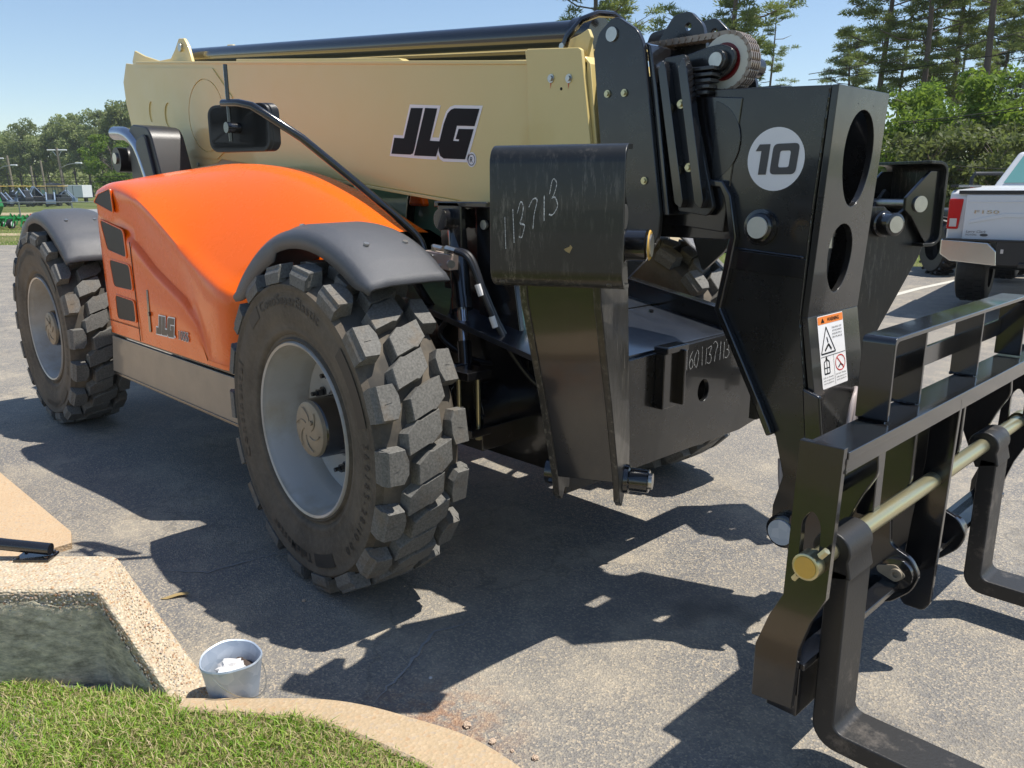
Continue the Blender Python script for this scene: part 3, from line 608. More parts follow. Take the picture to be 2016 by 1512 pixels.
# hydraulic valve block with hoses
mb = MB(); V0 = Vector((.155, -.615, 1.335)); mb.box(V0, (.17, .05, .065), Matrix.Rotation(.06, 3, 'Y')); vb = mb.build('valve_block', block, TH, .002)
mb = MB()
for a, b in ((-.05, .018), (-.02, .018), (-.02, -.02), (.02, -.02)): mb.cyl(V0+Vector((a, -.025, b)), V0+Vector((a, -.036, b)), .008, 6)
mb.cyl(V0+Vector((-.045, 0, .03)), V0+Vector((-.045, 0, .06)), .012, 6); mb.cyl(V0+Vector((-.045, -.0, .055)), V0+Vector((.03, -.01, .05)), .010, 10); mb.cyl(V0+Vector((.05, -.01, .03)), V0+Vector((.05, -.01, .06)), .012, 6); mb.cyl(V0+Vector((.05, -.01, .052)), V0+Vector((.125, -.02, .045)), .012, 10); mb.cyl(V0+Vector((.085, -.02, -.01)), V0+Vector((.105, -.03, -.01)), .017, 12)
mb.build('fitting', zinc, vb)
def hose(pts, r, mat, nm='hose', par=None):
    P = bez(pts, 10*len(pts)) if len(pts) > 2 else pts; return MB().tube(P, r, 10).build(nm, mat, par or TH)
h1 = hose([(.275, -.635, 1.38), (.34, -.62, 1.35), (.39, -.60, 1.23), (.44, -.56, 1.08), (.50, -.5, .93), (.58, -.45, .83), (.70, -.4, .79)], .0125, hosem)
hose([(.20, -.615, 1.38), (.30, -.58, 1.36), (.37, -.57, 1.23), (.42, -.53, 1.08), (.48, -.47, .93), (.56, -.42, .84), (.70, -.36, .80)], .0125, hosem)
hose([(.1, -.5, 1.2), (.14, -.55, 1.1), (.1, -.58, 1.0), (.22, -.5, .9), (.36, -.42, .88), (.46, -.4, .86)], .012, hosem)
mb = MB()
for p in ((.383, -.613, 1.25), (.428, -.578, 1.12)): mb.cyl(Vector(p), Vector(p)+Vector((.012, .010, -.045)), .0135, 10)
mb.build('hose_label', whitev, h1)
MB().box((.60, -.45, .815), (.03, .02, .07)).build('hose_clamp', zinc, TH, .003)
mb = MB()
for x_, y_ in ((.34, -.42), (.40, -.43), (.46, -.44)): mb.cyl((x_, y_, .82), (x_, y_, .87), .010, 6); mb.cyl((x_, y_, .87), (x_+.03, y_+.02, .89), .008, 8)
mb.build('fitting', zinc, TH)

# --- fenders
def fender(cx, sgn, a0, a1):
    Y0, Y1 = -1.195*sgn, -.84*sgn
    mb = MB(); st = []; NA = 34
    # cross profile: (fraction across, radial offset)
    prof = [(-.01, -.055), (-.014, -.02), (.0, .0), (.05, .018), (.16, .026), (.22, .036), (.8, .040), (.92, .034), (1, .026)]
    for i in range(NA+1):
        a = a0+(a1-a0)*i/NA; e = min(i, NA-i)/NA
        fl = .755+ .028*math.exp(-((a-90)/30)**2) + (.0 if 55 < a < 140 else .01)
        k = min(1, e*7+.45); row = []
        for f_, dr in prof:
            rr = fl+(dr if dr > 0 else dr*(1.0 if a < 105 else 1.5))*k; row.append((cx+rr*math.cos(R(a)), Y0+(Y1-Y0)*f_, RT+rr*math.sin(R(a))))
        st.append(row)
    m_ = len(prof); vs = [p for r_ in st for p in r_]
    mb.add(vs, [(i*m_+j, (i+1)*m_+j, (i+1)*m_+j+1, i*m_+j+1) for i in range(NA) for j in range(m_-1)])
    o = mb.build('fender', fendm, TH, sm=50); so_ = o.modifiers.new('t', 'SOLIDIFY'); so_.thickness = .010; so_.offset = -1
    mb = MB()
    for a in (68, 100):
        for f_ in (.3, .8):
            rr = .755+.028*math.exp(-((a-90)/30)**2)+.038; p = Vector((cx+rr*math.cos(R(a)), Y0+(Y1-Y0)*f_, RT+rr*math.sin(R(a)))); d_ = Vector((math.cos(R(a)), 0, math.sin(R(a)))); mb.cyl(p, p+d_*.008, .011, 8)
    mb.build('bolt', zinc, o)
    mb = MB(); mb.tube([(cx, Y1, RT+.79), (cx, Y1+.1*sgn, RT+.70), (cx, -.45*sgn, RT+.30)], .02, 8); mb.build('fender_bracket', black, o)
fender(0, 1, 52, 140); fender(-Wb, 1, 40, 150); fender(0, -1, 52, 140); fender(-Wb, -1, 40, 150)

# --- engine cowl (loft along X)
def lerpt(x, tb):
    for (a, va), (b, vb_) in zip(tb, tb[1:]):
        if x <= b: t = (x-a)/(b-a); return va+(vb_-va)*t
    return tb[-1][1]
def smooth_table(tb, sg):
    xs = np.linspace(-3.2, .4, 1441); v = np.interp(xs, [a for a, b in tb], [b for a, b in tb]); k = np.exp(-.5*((np.arange(-240, 241)*.0025)/sg)**2); k /= k.sum()
    vp_ = np.pad(v, 240, mode='edge'); return xs, np.convolve(vp_, k, 'valid')
def sst(x, tb):
    if id(tb) not in SMT: SMT[id(tb)] = smooth_table(tb, .13 if tb[0][1] != -1 else .01)
    return float(np.interp(x, *SMT[id(tb)]))
SMT = {}
def sst_old(x, tb):
    for (a, va), (b, vb_) in zip(tb, tb[1:]):
        if x <= b: t = max(0, (x-a)/(b-a)); t = t*t*(3-2*t)*.5+t*.5; return va+(vb_-va)*t
    return tb[-1][1]
ZC = [(-2.52, 1.60), (-2.40, 1.655), (-2.23, 1.665), (-1.88, 1.60), (-1.54, 1.44), (-1.26, 1.29), (-.92, 1.18), (-.75, 1.13), (-.2, 1.06)]
ZR = [(-2.52, 1.66), (-2.40, 1.73), (-2.2, 1.755), (-1.8, 1.775), (-1.5, 1.765), (-1.1, 1.71), (-.63, 1.58), (-.34, 1.47), (-.2, 1.40)]
C2 = [(-2.52, 1.50), (-2.15, 1.41), (-1.95, 1.33), (-1.7, 1.20), (-1.35, 1.07), (-1.18, .96), (-1.1, .80), (-.2, .76)]
YO = [(-2.52, -1.085), (-2.47, -1.11), (-.93, -1.11), (-.85, -1.095), (-.79, -1.03), (-.76, -.90), (-.72, -.855), (-.2, -.85)]
ZB = [(-2.52, .765), (-.82, .765), (-.77, .84), (-.72, 1.1), (-.55, 1.25), (-.25, 1.30), (-.2, 1.31)]
Xs = [-2.52, -2.50, -2.47, -2.43]+[-2.4+.05*i for i in range(30)]+[-.92, -.89, -.86, -.83, -.80, -.78, -.76, -.74, -.72, -.66, -.58, -.5, -.42, -.34, -.28, -.24]
rows = []
for X in Xs:
    zc, zr, c2, yo, zb = sst(X, ZC), sst(X, ZR), lerpt(X, C2), lerpt(X, YO), lerpt(X, ZB)
    zc0 = zc; hood = lambda Y: zc0+.018+(zr-zc0-.018)*(lambda t: .45*t+.55*math.sin(t*math.pi/2))(min(1, max(0, (Y+1.065)/.50)))
    if yo > -1.06: zc = hood(yo+.045)-.02
    c2 = min(max(c2, zb+.05), zc-.05); ins = .024*max(0, min(1, (X+2.3)/.4, (-1.0-X)/.35)) if -2.3 < X < -1.0 else 0
    row = [(yo, zb), (yo-.004, zb+(c2-zb)*.5), (yo-.004, c2-.035), (yo+.002, c2-.008), (yo+ins, c2+.012)]
    row += [(yo+ins, c2+.012+(zc-c2-.05)*t) for t in (.35, .7)]
    row += [(yo+ins*.3-.002, zc-.03), (yo+.012, zc-.004), (yo+.045, zc+.018)]
    y1 = yo+.045; yr = -.565
    for t in (.08, .17, .28, .4, .55, .7, .85, 1): yy = y1+(yr-y1)*t; row.append((yy, max(hood(yy), zc+.018)))
    row += [(-.5, zr), (-.36, zr-.01)]
    rows.append([(X, a, b) for a, b in row])
m_ = len(rows[0]); mb = MB(); mb.add([p for r_ in rows for p in r_], [(i*m_+j, (i+1)*m_+j, (i+1)*m_+j+1, i*m_+j+1) for i in range(len(rows)-1) for j in range(m_-1)]+[tuple(range(m_)), ])
cowl = mb.build('engine_cowl', orange, TH, sm=42)
def gr(poly, name='grille', mat=grille, y0=-1.120, t=.008):
    cx = sum(p[0] for p in poly)/len(poly); cz = sum(p[1] for p in poly)/len(poly)
    mb = MB(); mb.prism([(cx+(p[0]-cx)*1.10, cz+(p[1]-cz)*1.10) for p in poly], XZ(y0), (0, t, 0), [poly]); f_ = mb.build('grille_frame', orange, cowl, .003)
    MB().prism(poly, XZ(y0+.003), (0, .002, 0)).build(name, mat, f_, 0, 0)
def rpoly(P, r=.03, n=4):
    out = []; P = [Vector(p) for p in P]; k = len(P)
    for i in range(k):
        a, b, c = P[i-1], P[i], P[(i+1) % k]; d1, d2 = (a-b), (c-b); rr = min(r, d1.length*.45, d2.length*.45); p, q = b+d1.normalized()*rr, b+d2.normalized()*rr
        out += [tuple(p.lerp(b, t).lerp(b.lerp(q, t), t)) for t in [j/n for j in range(n+1)]]
    return out
gr(rpoly([(-2.485, 1.555), (-2.40, 1.60), (-2.20, 1.63), (-2.19, 1.50)], .02)); gr(rpoly([(-2.42, 1.45), (-2.07, 1.40), (-2.06, 1.25), (-2.35, 1.28)])); gr(rpoly([(-2.34, 1.22), (-2.03, 1.205), (-2.02, 1.065), (-2.31, 1.065)])); gr(rpoly([(-2.31, 1.01), (-2.02, 1.0), (-2.02, .88), (-2.31, .87)]))
mb = MB(); mb.prism(rpoly([(-1.815, 1.085), (-1.79, 1.085), (-1.808, .845), (-1.838, .845)], .01), XZ(-1.117), (0, .004, 0)); mb.cyl((-1.80, -1.125, .95), (-1.80, -1.112, .95), .012, 10); mb.build('latch', black, cowl)
mb = MB(); mb.tube([(-1.985, -1.1165, .772), (-1.985, -1.1165, 1.34)], .0022, 6); mb.build('panel_seam', blackv, cowl)
mb = MB(); mb.tube([(-2.50, -1.1165, .845), (-1.985, -1.1165, .845)], .0018, 6); mb.build('panel_seam', blackv, cowl)
# logo shapes in (u,v) on the boom side; also scaled for the cowl
LJ = [(-.504, .399), (-.411, .402), (-.469, .204), (-.478, .188), (-.498, .181), (-.654, .174), (-.632, .253), (-.553, .255)]
LL = [(-.394, .403), (-.303, .404), (-.350, .256), (-.275, .258), (-.277, .240), (-.299, .187), (-.468, .179)]
LG = [(-.009, .413), (-.036, .338), (-.157, .334), (-.179, .266), (-.139, .267), (-.137, .275), (-.162, .275), (-.144, .321), (-.041, .325), (-.089, .190), (-.242, .182), (-.268, .192), (-.281, .215), (-.277, .26), (-.252, .338), (-.228, .384), (-.205, .402), (-.180, .409)]
LO = [(-.515, .415), (-.280, .418), (-.333, .272), (-.284, .274), (-.262, .345), (-.240, .392), (-.212, .415), (-.180, .423), (.011, .427), (-.075, .178), (-.245, .168), (-.272, .178), (-.287, .196), (-.294, .172), (-.480, .166), (-.669, .162), (-.640, .267), (-.564, .268)]
def logo(par, f, f2, ink, reg=True, tail=''):
    mb = MB(); mb.flat(LO, f)
    if reg: mb.flat(oval(-.045, .192, .031, .033, 24), lambda u, v: f(u, v))
    o = mb.build('logo_outline', whitev, par, sm=0)
    mb = MB()
    for p in (LJ, LL, LG): mb.flat(p, f2)
    if reg:
        mb.flat(oval(-.045, .192, .024, .026, 24), f2, [oval(-.045, .192, .021, .023, 24)]); text(mb, 'R', .034, lambda u, v: f2(-.045+u, .180+v))
    mb.build('logo_letters', ink, par, sm=0)
kx, kz = .285/.68, .125/.265
def cf(dy): return lambda u, v: (-1.515+u*kx+.062, -1.1175-dy, .962+(v-.415)*kz*1.0)
logo(cowl, cf(.001), cf(.002), greyv, False)
mb = MB(); text(mb, '1055', .074, lambda u, v: (-1.360+u*.92, -1.1190, .857+v*.9), .12, .055); mb.build('model_number_outline', whitev, cowl, sm=0)
mb = MB(); text(mb, '1055', .074, lambda u, v: (-1.360+u*.92, -1.1205, .857+v*.9), .12, .012); mb.build('model_number', greyv, cowl, sm=0)
mb = MB(); mb.cyl((-1.475, -1.1175, .862), (-1.475, -1.1165, .862), .007, 10); mb.build('registered_mark', whitev, cowl)
# --- side skirt
mb = MB(); mb.prism([(-2.52, .735), (-.86, .735), (-.86, .50), (-2.58, .50)], XZ(-1.095), (0, .02, 0)); mb.prism([(-2.54, .745), (-.84, .745), (-.84, .765), (-2.54, .765)], XZ(-1.09), (0, .3, 0))
sk = mb.build('side_skirt', greyp, TH, .004)
mb = MB(); mb.box((-1.7, -1.06, .755), (1.7, .06, .02)); mb.box((-1.7, -1.07, .49), (1.74, .05, .018)); mb.box((-.84, -1.0, .62), (.03, .16, .27)); mb.box((-1.68, -.8, .56), (1.6, .5, .02)); mb.box((-.83, -1.05, .55), (.02, .05, .10)); mb.build('skirt_frame', black, sk, .003)
mb = MB(); 
for z_ in (.70, .56): mb.cyl((-.835, -1.03, z_), (-.80, -1.03, z_), .014, 8)
mb.build('bolt', yzinc, sk)
# --- exhaust, air cleaner
mb = MB(); mb.tube(bez([(-3.43, -.62, 2.015), (-3.25, -.61, 2.0), (-3.13, -.60, 1.95), (-3.02, -.60, 1.86), (-2.86, -.60, 1.60)], 24), .046, 20); mb.build('exhaust_pipe', chrome, TH)
mb = MB(); mb.prism(rpoly([(-3.20, 1.55), (-3.20, 2.0), (-3.12, 2.06), (-2.86, 2.03), (-2.80, 1.98), (-2.62, 1.55)], .06), XZ(-.62), (0, .22, 0)); mb.prism(rpoly([(-3.0, 1.55), (-3.03, 1.95), (-2.86, 1.99), (-2.70, 1.55)], .05), XZ(-.64), (0, .03, 0)); ac = mb.build('air_cleaner', plast, TH, .01)
mb = MB(); mb.cyl((-3.35, -.66, 1.83), (-3.35, -.45, 1.83), .085, 24); mb.build('boom_pivot', plast, TH)
mb = MB(); mb.cyl((-3.352, -.672, 1.84), (-3.352, -.66, 1.84), .038, 20); mb.build('pivot_pin', zinc, TH)
# --- cab on the far side
mb = MB(); mb.prism([(-2.1, 1.0), (-2.1, 2.05), (-1.9, 2.15), (-.95, 2.15), (-.62, 1.55), (-.55, 1.0)], XZ(.42), (0, .78, 0)); cab = mb.build('cab', glass, TH, .01)
mb = MB()
for Y_ in (.41, 1.2):
    mb.tube([(-2.1, Y_, 1.0), (-2.1, Y_, 2.05), (-1.9, Y_, 2.15), (-.95, Y_, 2.15), (-.60, Y_, 1.55), (-.53, Y_, 1.0)], .035, 8)
for p in ((-.6, 1.55), (-.95, 2.15), (-1.9, 2.15)): mb.tube([(p[0], .41, p[1]), (p[0], 1.2, p[1])], .035, 8)
mb.tube([(-1.45, .405, 1.1), (-1.25, .405, 2.1)], .03, 8); mb.box((-1.3, .8, 2.16), (1.1, .85, .03)); mb.build('cab_frame', black, cab)
mb = MB(); mb.box((-1.3, .82, 1.0), (1.6, .76, .5)); mb.prism([(-1.36, 1.52), (-1.33, 1.62), (-1.24, 1.62), (-1.20, 1.52)], XZ(.37), (0, .5, 0)); mb.build('cab_panel', orange, cab, .02)
mb = MB(); mb.box((-1.98, .397, 1.50), (.26, .004, .24)); mb.build('load_chart', whitev, cab)

# --- mirror on arm
mb = MB(); pts = bez([(.03, -.60, 1.36), (.0, -.63, 1.44), (-.10, -.80, 1.62), (-.22, -1.02, 1.83)], 18)+[Vector(p) for p in ((-.30, -1.14, 1.925), (-.34, -1.165, 1.952), (-.40, -1.19, 1.966), (-.52, -1.20, 1.973))]
mb.tube(pts, .0165, 14); arm = mb.build('mirror_arm', black, TH)
mb = MB(); mb.cyl((-.475, -1.20, 2.12), (-.475, -1.20, 1.82), .0085, 12); mb.cyl((-.475, -1.218, 1.875), (-.475, -1.15, 1.875), .022, 16); mb.build('mirror_post', black, arm)
mb = MB(); mf = lambda u, v: (-.475+u*.94, -1.165+u*.35, 1.875+v)
mb.prism(rrect(-.165, -.095, .165, .095, .045), mf, (.014, .040, 0)); mb.build('mirror_housing', plast, arm, .016, seg=4)
mb.prism(rrect(-.165, -.095, .165, .095, .04), lambda u, v: mf(u*.94, v*.93), (.008, .012, 0)); mb.prism(rrect(-.165, -.095, .165, .095, .04), lambda u, v: (mf(u, v)[0]+.006, mf(u, v)[1]+.012, mf(u, v)[2]), (.010, .030, 0)); mb.build('mirror_housing', plast, arm, .012, seg=3)

# --- boom
BA = R(5.85)
def BM(u, v, y=0): return (u*math.cos(BA)+v*math.sin(BA), y, 1.56-u*math.sin(BA)+v*math.cos(BA))
def BF(y): return lambda u, v: BM(u, v, y)
BH = .612; HW = .27
prof = [(-4.05, -.18), (-4.08, .10), (-4.17, .30), (-4.20, .46), (-4.12, .60), (-3.98, .595), (-3.90, BH), (.60, BH), (.60, 0), (-1.3, 0), (-2.55, 0), (-2.62, -.03), (-3.0, -.10)]
mb = MB(); mb.prism(prof, BF(-HW), (0, 2*HW, 0)); boom = mb.build('outer_boom', cream, TH, .006)
mb = MB(); mb.prism([(-4.10, .45), (-4.20, .62), (-4.14, .70), (-3.95, .66), (-3.6, .615), (-3.6, .58), (-3.95, .50)], BF(-HW+.08), (0, .02, 0)); mb.prism([(-3.78, .60), (-3.62, .625), (-3.42, .64), (-3.34, .70), (-3.27, .77), (-3.19, .77), (-3.13, .72), (-3.07, .615)], BF(-HW+.06), (0, .025, 0)); mb.prism([(-3.78, .60), (-3.62, .625), (-3.42, .64), (-3.34, .70), (-3.27, .77), (-3.19, .77), (-3.13, .72), (-3.07, .615)], BF(HW-.12), (0, .025, 0)); mb.build('pivot_ear', cream, boom, .006)
MB().cyl(BM(-3.23, .71, -.225), BM(-3.23, .71, -.205), .028, 16).build('pin', zinc, boom)
mb = MB(); mb.prism([(-2.3, BH+.001), (-2.3, BH+.014), (-.62, BH+.014), (-.58, BH+.001)], BF(-HW+.002), (0, .05, 0)); mb.prism([(-3.9, BH-.015), (.27, BH-.015), (.27, BH+.001), (-3.9, BH+.001)], BF(-HW-.006), (0, .03, 0)); mb.prism([(-1.7, .0), (.30, .0), (.30, -.016), (-1.7, -.016)], BF(-HW-.008), (0, .05, 0)); mb.build('edge_strip', cream, boom, .003)
# welded reinforcement plates on the rear of the side
def ringp(cu, cv, ru, rv, w_, n=40): return oval(cu, cv, ru, rv, n), oval(cu, cv, ru-w_, rv-w_, n)
mb = MB()
mb.prism([(-3.90, -.05), (-3.93, .57), (-2.62, .57), (-2.36, .40), (-2.36, .12), (-2.60, -.0)], BF(-HW-.007), (0, .0075, 0), [oval(-2.74, .27, .27, .235, 40), oval(-3.35, .25, .07, .085), oval(-3.66, .26, .045, .075)]); mb.prism(oval(-2.74, .27, .262, .228, 40), BF(-HW-.0066), (0, .006, 0)); mb.build('reinforcement_plate', cream, boom, .002)
mb = MB(); mb.prism([(.285, BH-.02), (.270, .645), (.285, .655), (.560, .657), (.575, .650), (.70, .18), (.72, .06), (.70, .02), (.37, .02)], BF(-HW-.022), (0, .02, 0)); cp = mb.build('collar_plate', cream, boom, .004)
mb = MB(); mb.prism([(.575, .63), (.61, .60), (.74, .06), (.70, .02)], BF(-HW-.0), (0, .54, 0)); mb.prism([(.40, .60), (.43, .70), (.52, .73), (.55, .60)], BF(-.2), (0, .03, 0)); mb.build('collar_flange', cream, boom, .004)
for (a, b) in ((.431, .543), (.527, .544)):
    mb = MB(); mb.cyl(BM(a, b, -HW-.026), BM(a, b, -HW-.020), .017, 16); mb.cyl(BM(a, b, -HW-.034), BM(a, b, -HW-.022), .0115, 6); bo = mb.build('bolt', zinc, cp)
MB().cyl(BM(.490, .505, -HW-.0235), BM(.49, .505, -HW-.021), .006, 10).build('hole_plug', blackv, cp)
mb = MB()
for (a, b) in ((.431, .530), (.527, .531)): mb.flat([(a-.003, b), (a+.003, b), (a+.001, b-.028)], BF(-HW-.0235))
mb.build('rust_run', redv, cp, sm=0)
logo(boom, BF(-HW-.0015), BF(-HW-.003), blackv)
MB().cyl(BM(-2.9, -.06, -HW-.012), BM(-2.9, -.06, -HW), .014, 8).build('bolt', zinc, boom)
# boom lift tube along the top
mb = MB(); mb.tube([(-3.22, -.09, 2.555), (.50, -.09, 2.245)], .056, 32); mb.tube([(-3.26, -.09, 2.558), (-3.2, -.09, 2.553)], .042, 24); tb = mb.build('extension_cylinder', black, TH)
mb = MB(); mb.tube([(-3.1, .14, 2.53), (.50, .14, 2.225)], .05, 24); mb.tube([(.44, -.09, 2.25), (.56, -.09, 2.24)], .066, 32)
mb.build('return_tube', black, tb)
mb = MB(); mb.tube([BM(.44, .62, -.26), BM(.47, .70, -.26), BM(.50, .765, -.22), BM(.53, .795, -.16), BM(.55, .80, -.09), BM(.56, .78, -.03)], .014, 8); mb.build('tube_strap', black, tb)
mb = MB(); p = Vector(BM(.455, .665, -.275)); mb.cyl(p, p+Vector((0, .02, 0)), .013, 8); mb.build('bolt', zinc, tb)
mb = MB(); mb.prism([(.45, .58), (.50, .70), (.56, .73), (.58, .70), (.555, .58)], BF(-.245), (0, .02, 0)); mb.build('strap_lug', cream, tb, .004)

# --- inner boom sections
def XP(P, y, t): return MB().prism(P, XZ(y), (0, t, 0))
mb = MB(); mb.prism([(.45, .06), (.45, .56), (.90, .56), (.90, .06)], BF(-.235), (0, .47, 0)); mid = mb.build('middle_boom', black, TH, .004)
cpoly = rpoly([(.70, 2.13), (.722, 2.195), (.785, 2.24), (.815, 2.24), (.905, 2.185), (.93, 2.14), (.965, 1.95), (1.035, 1.53), (1.03, 1.45), (.97, 1.36), (.87, 1.27), (.78, 1.5), (.735, 1.85)], .02)
mb = XP(cpoly, -.29, .022); c1 = mb.build('collar_plate', blacks, mid, .004); mb = XP(cpoly, .27, .022); mb.build('collar_plate', blacks, mid, .004)
mb = MB(); mb.cyl((.790, -.298, 2.183), (.790, -.288, 2.183), .026, 20); mb.build('pin', zinc, c1)
for a, b in ((.775, 1.975), (.855, 1.972), (.96, 1.655), (.79, 1.66)):
    mb = MB(); mb.cyl((a, -.296, b), (a, -.289, b), .014, 14); mb.cyl((a, -.303, b), (a, -.290, b), .0095, 6); mb.build('bolt', yzinc, c1)
mb = MB(); mb.prism([(.93, 2.14), (.965, 1.95), (1.035, 1.53), (1.06, 1.53), (.985, 1.98), (.95, 2.13)], XZ(-.27), (0, .54, 0)); mb.build('front_flange', black, mid, .004)
mb = MB(); ear = rpoly([(.80, 2.14), (.84, 2.19), (.90, 2.265), (.97, 2.27), (1.03, 2.215), (1.05, 2.13), (1.0, 2.05), (.85, 2.05)], .02)
mb.prism(ear, XZ(-.06), (0, .022, 0), [oval(.965, 2.215, .014, .014, 14)]); mb.prism(ear, XZ(.12), (0, .022, 0), [oval(.965, 2.215, .014, .014, 14)]); mb.prism(rpoly([(.55, 2.16), (.60, 2.27), (.70, 2.28), (.85, 2.17)], .02), XZ(.2), (0, .02, 0)); mb.build('chain_ear', blacks, mid, .004)
mb = MB(); mb.prism([(.90, .04), (.90, .50), (1.25, .50), (1.25, .04)], BF(-.20), (0, .40, 0)); mb.box((1.12, 0, 1.50), (.42, .36, .11)); inn = mb.build('inner_boom', black, TH, .004)
slab = rpoly([(.985, 2.085), (1.075, 2.09), (1.105, 2.03), (1.125, 1.90), (1.225, 1.56), (1.20, 1.53), (1.075, 1.545)], .012)
mb = XP(slab, -.235, .02); sb = mb.build('guide_plate', blacks, inn, .003); XP(slab, .215, .02).build('guide_plate', blacks, inn, .003)
for x0 in (.99, 1.075):
    mb = MB(); s_ = .095
    mb.prism(rpoly([(x0, 2.04), (x0+.018, 2.075), (x0+.035, 2.04), (x0+.035+s_, 1.585), (x0+.028+s_, 1.555), (x0+s_, 1.575)], .008), XZ(-.275), (0, .04, 0)); mb.build('guide_rib', black, sb, .005)
for a, b in ((1.075, 1.92), (1.12, 1.70)):
    mb = MB(); mb.cyl((a, -.248, b), (a, -.235, b), .016, 12); mb.cyl((a, -.258, b), (a, -.24, b), .010, 6); mb.build('bolt', yzinc, sb)
mb = MB()
for k in range(5): mb.box((1.145, -.2, 2.035-.02*k), (.09-.01*k, .06, .014))
mb.build('wear_pad', blacks, inn, .003)
# sheave with leaf chain
SC = Vector((1.175, -.10, 2.063))
mb = MB(); mb.prism(rpoly([(.98, 2.06), (1.0, 2.09), (1.12, 2.115), (1.175, 2.12), (1.225, 2.10), (1.235, 2.06), (1.21, 2.02), (1.13, 1.99), (1.0, 1.98)], .02), XZ(-.165), (0, .022, 0)); mb.cyl((1.175, -.19, 2.063), (1.175, .1, 2.063), .036, 20); ab = mb.build('sheave_bracket', blacks, inn, .004)
MB().cyl((1.175, -.197, 2.063), (1.175, -.190, 2.063), .026, 20).build('pin', zinc, ab)
mb = MB(); mb.lathe(SC, (0, 1, 0), [(-.035, .02), (-.035, .070), (-.033, .092), (-.020, .092), (-.015, .080), (.015, .080), (.02, .092), (.033, .092), (.035, .02)], 40); shv = mb.build('sheave', sheave, inn)
mb = MB(); mb.lathe(SC, (0, 1, 0), [(-.037, .046), (-.038, .055), (-.037, .064)], 30); mb.build('grease', grease, shv)
cc = [(SC.x-.30, SC.z+.082+.012), (SC.x-.25, SC.z+.092), (SC.x-.2, SC.z+.09)]
path = [(SC.x-.34+.028*k, SC.z+.094) for k in range(12)]+[(SC.x+.095*math.cos(R(a)), SC.z+.095*math.sin(R(a))) for a in range(84, -100, -17)]+[(SC.x-.03*k, SC.z-.095) for k in range(1, 5)]
for i in range(len(path)-1):
    (a, b), (c_, d_) = path[i], path[i+1]; mb = MB(); an = math.atan2(d_-b, c_-a); L_ = math.hypot(c_-a, d_-b)
    for j, yo in enumerate((-.028, -.014, 0, .014, .028)):
        e = 0 if (i+j) % 2 else .0
        mb.prism([((a+c_)/2+x_*math.cos(an)-z_*math.sin(an), (b+d_)/2+x_*math.sin(an)+z_*math.cos(an)) for x_, z_ in rrect(-L_*.62, -.011, L_*.62, .011, .0105, 3)], XZ(SC.y+yo-.004), (0, .008, 0))
    mb.cyl((a, SC.y-.036, b), (a, SC.y+.036, b), .005, 8); mb.build('chain_link', chainm, shv, 0)
MB().box((SC.x-.40, SC.y, SC.z+.094), (.12, .05, .026)).build('chain_anchor', black, shv, .004)

# --- boom nose
NW = .195
npoly = [(1.18, 1.965), (1.605, 1.945), (1.578, 1.55), (1.566, 1.20), (1.605, .95), (1.645, .76), (1.66, .50), (1.625, .385), (1.56, .36), (1.515, .40), (1.515, .50), (1.545, .62), (1.505, .76), (1.44, .86), (1.35, 1.02), (1.245, 1.20), (1.27, 1.33), (1.29, 1.46), (1.27, 1.60), (1.18, 1.66)]
mb = XP(npoly, -NW, .02); nose = mb.build('boom_nose', blacks, TH, .003); XP(npoly, NW-.02, .02).build('side_plate', blacks, nose, .003)
mb = MB(); fp = [(1.605, 1.945), (1.578, 1.55), (1.566, 1.20), (1.605, .95), (1.645, .76)]
# front plate: strip following fp with two egg holes in the upper part
def FPf(u, v):      # u across (Y), v height
    for (x0, z0), (x1, z1) in zip(fp, fp[1:]):
        if z1 <= v <= z0+.001: t = (z0-v)/(z0-z1); return (x0+(x1-x0)*t+.002, u, v)
    return (fp[-1][0], u, v)
def rim_pts(cx, cz, rx, rz, egg, n=36): return oval(cx, cz, rx, rz, n, egg)
mb.prism([(-NW-.004, 1.945), (NW+.004, 1.945), (NW+.004, 1.20), (-NW-.004, 1.20)], lambda u, v: (1.566+(1.605-1.566)*((v-1.20)/.745)+.003, u, v), (.022, 0, 0), [rim_pts(.016, 1.722, .112, .158, .13), rim_pts(-.018, 1.39, .092, .118, .15)])
mb.prism([(-NW-.004, 1.20), (NW+.004, 1.20), (NW+.004, .72), (-NW-.004, .72)], lambda u, v: (1.569+(1.20-v)*.18, u, v), (.022, 0, 0))
front = mb.build('front_plate', blacks, nose, .002)
mb = MB(); mb.box((1.30, 0, 1.952), (.24, 2*NW-.04, .02)); mb.box((1.40, 0, 1.15), (.03, 2*NW-.04, .7)); mb.box((1.24, 0, 1.8), (.02, 2*NW-.05, .3)); mb.build('web_plate', blacks, nose)
for s_ in (-1, 1):
    mb = MB(); rimp = [(1.15, 1.655), (1.245, 1.645), (1.275, 1.60), (1.305, 1.46), (1.285, 1.33), (1.26, 1.20), (1.36, 1.025), (1.45, .865), (1.50, .77)]
    out = []; inn_ = []
    for i, p in enumerate(rimp):
        a = Vector(rimp[max(i-1, 0)]); b = Vector(rimp[min(i+1, len(rimp)-1)]); t = (b-a).normalized(); n = Vector((t.y, -t.x)); out.append(tuple(Vector(p)+n*.018)); inn_.append(tuple(Vector(p)-n*.010))
    mb.prism(out+inn_[::-1], XZ(-NW*s_-(.032 if s_ > 0 else 0)), (0, .034, 0)); mb.build('rear_flange', black, nose, .007)
mb = MB(); mb.prism([(1.285, 1.415), (1.57, 1.395), (1.568, 1.33), (1.278, 1.345)], XZ(-NW-.006), (0, .006, 0)); mb.build('nose_band', black, nose, .002)  # thin raised strip, stands for the darker band across the nose side
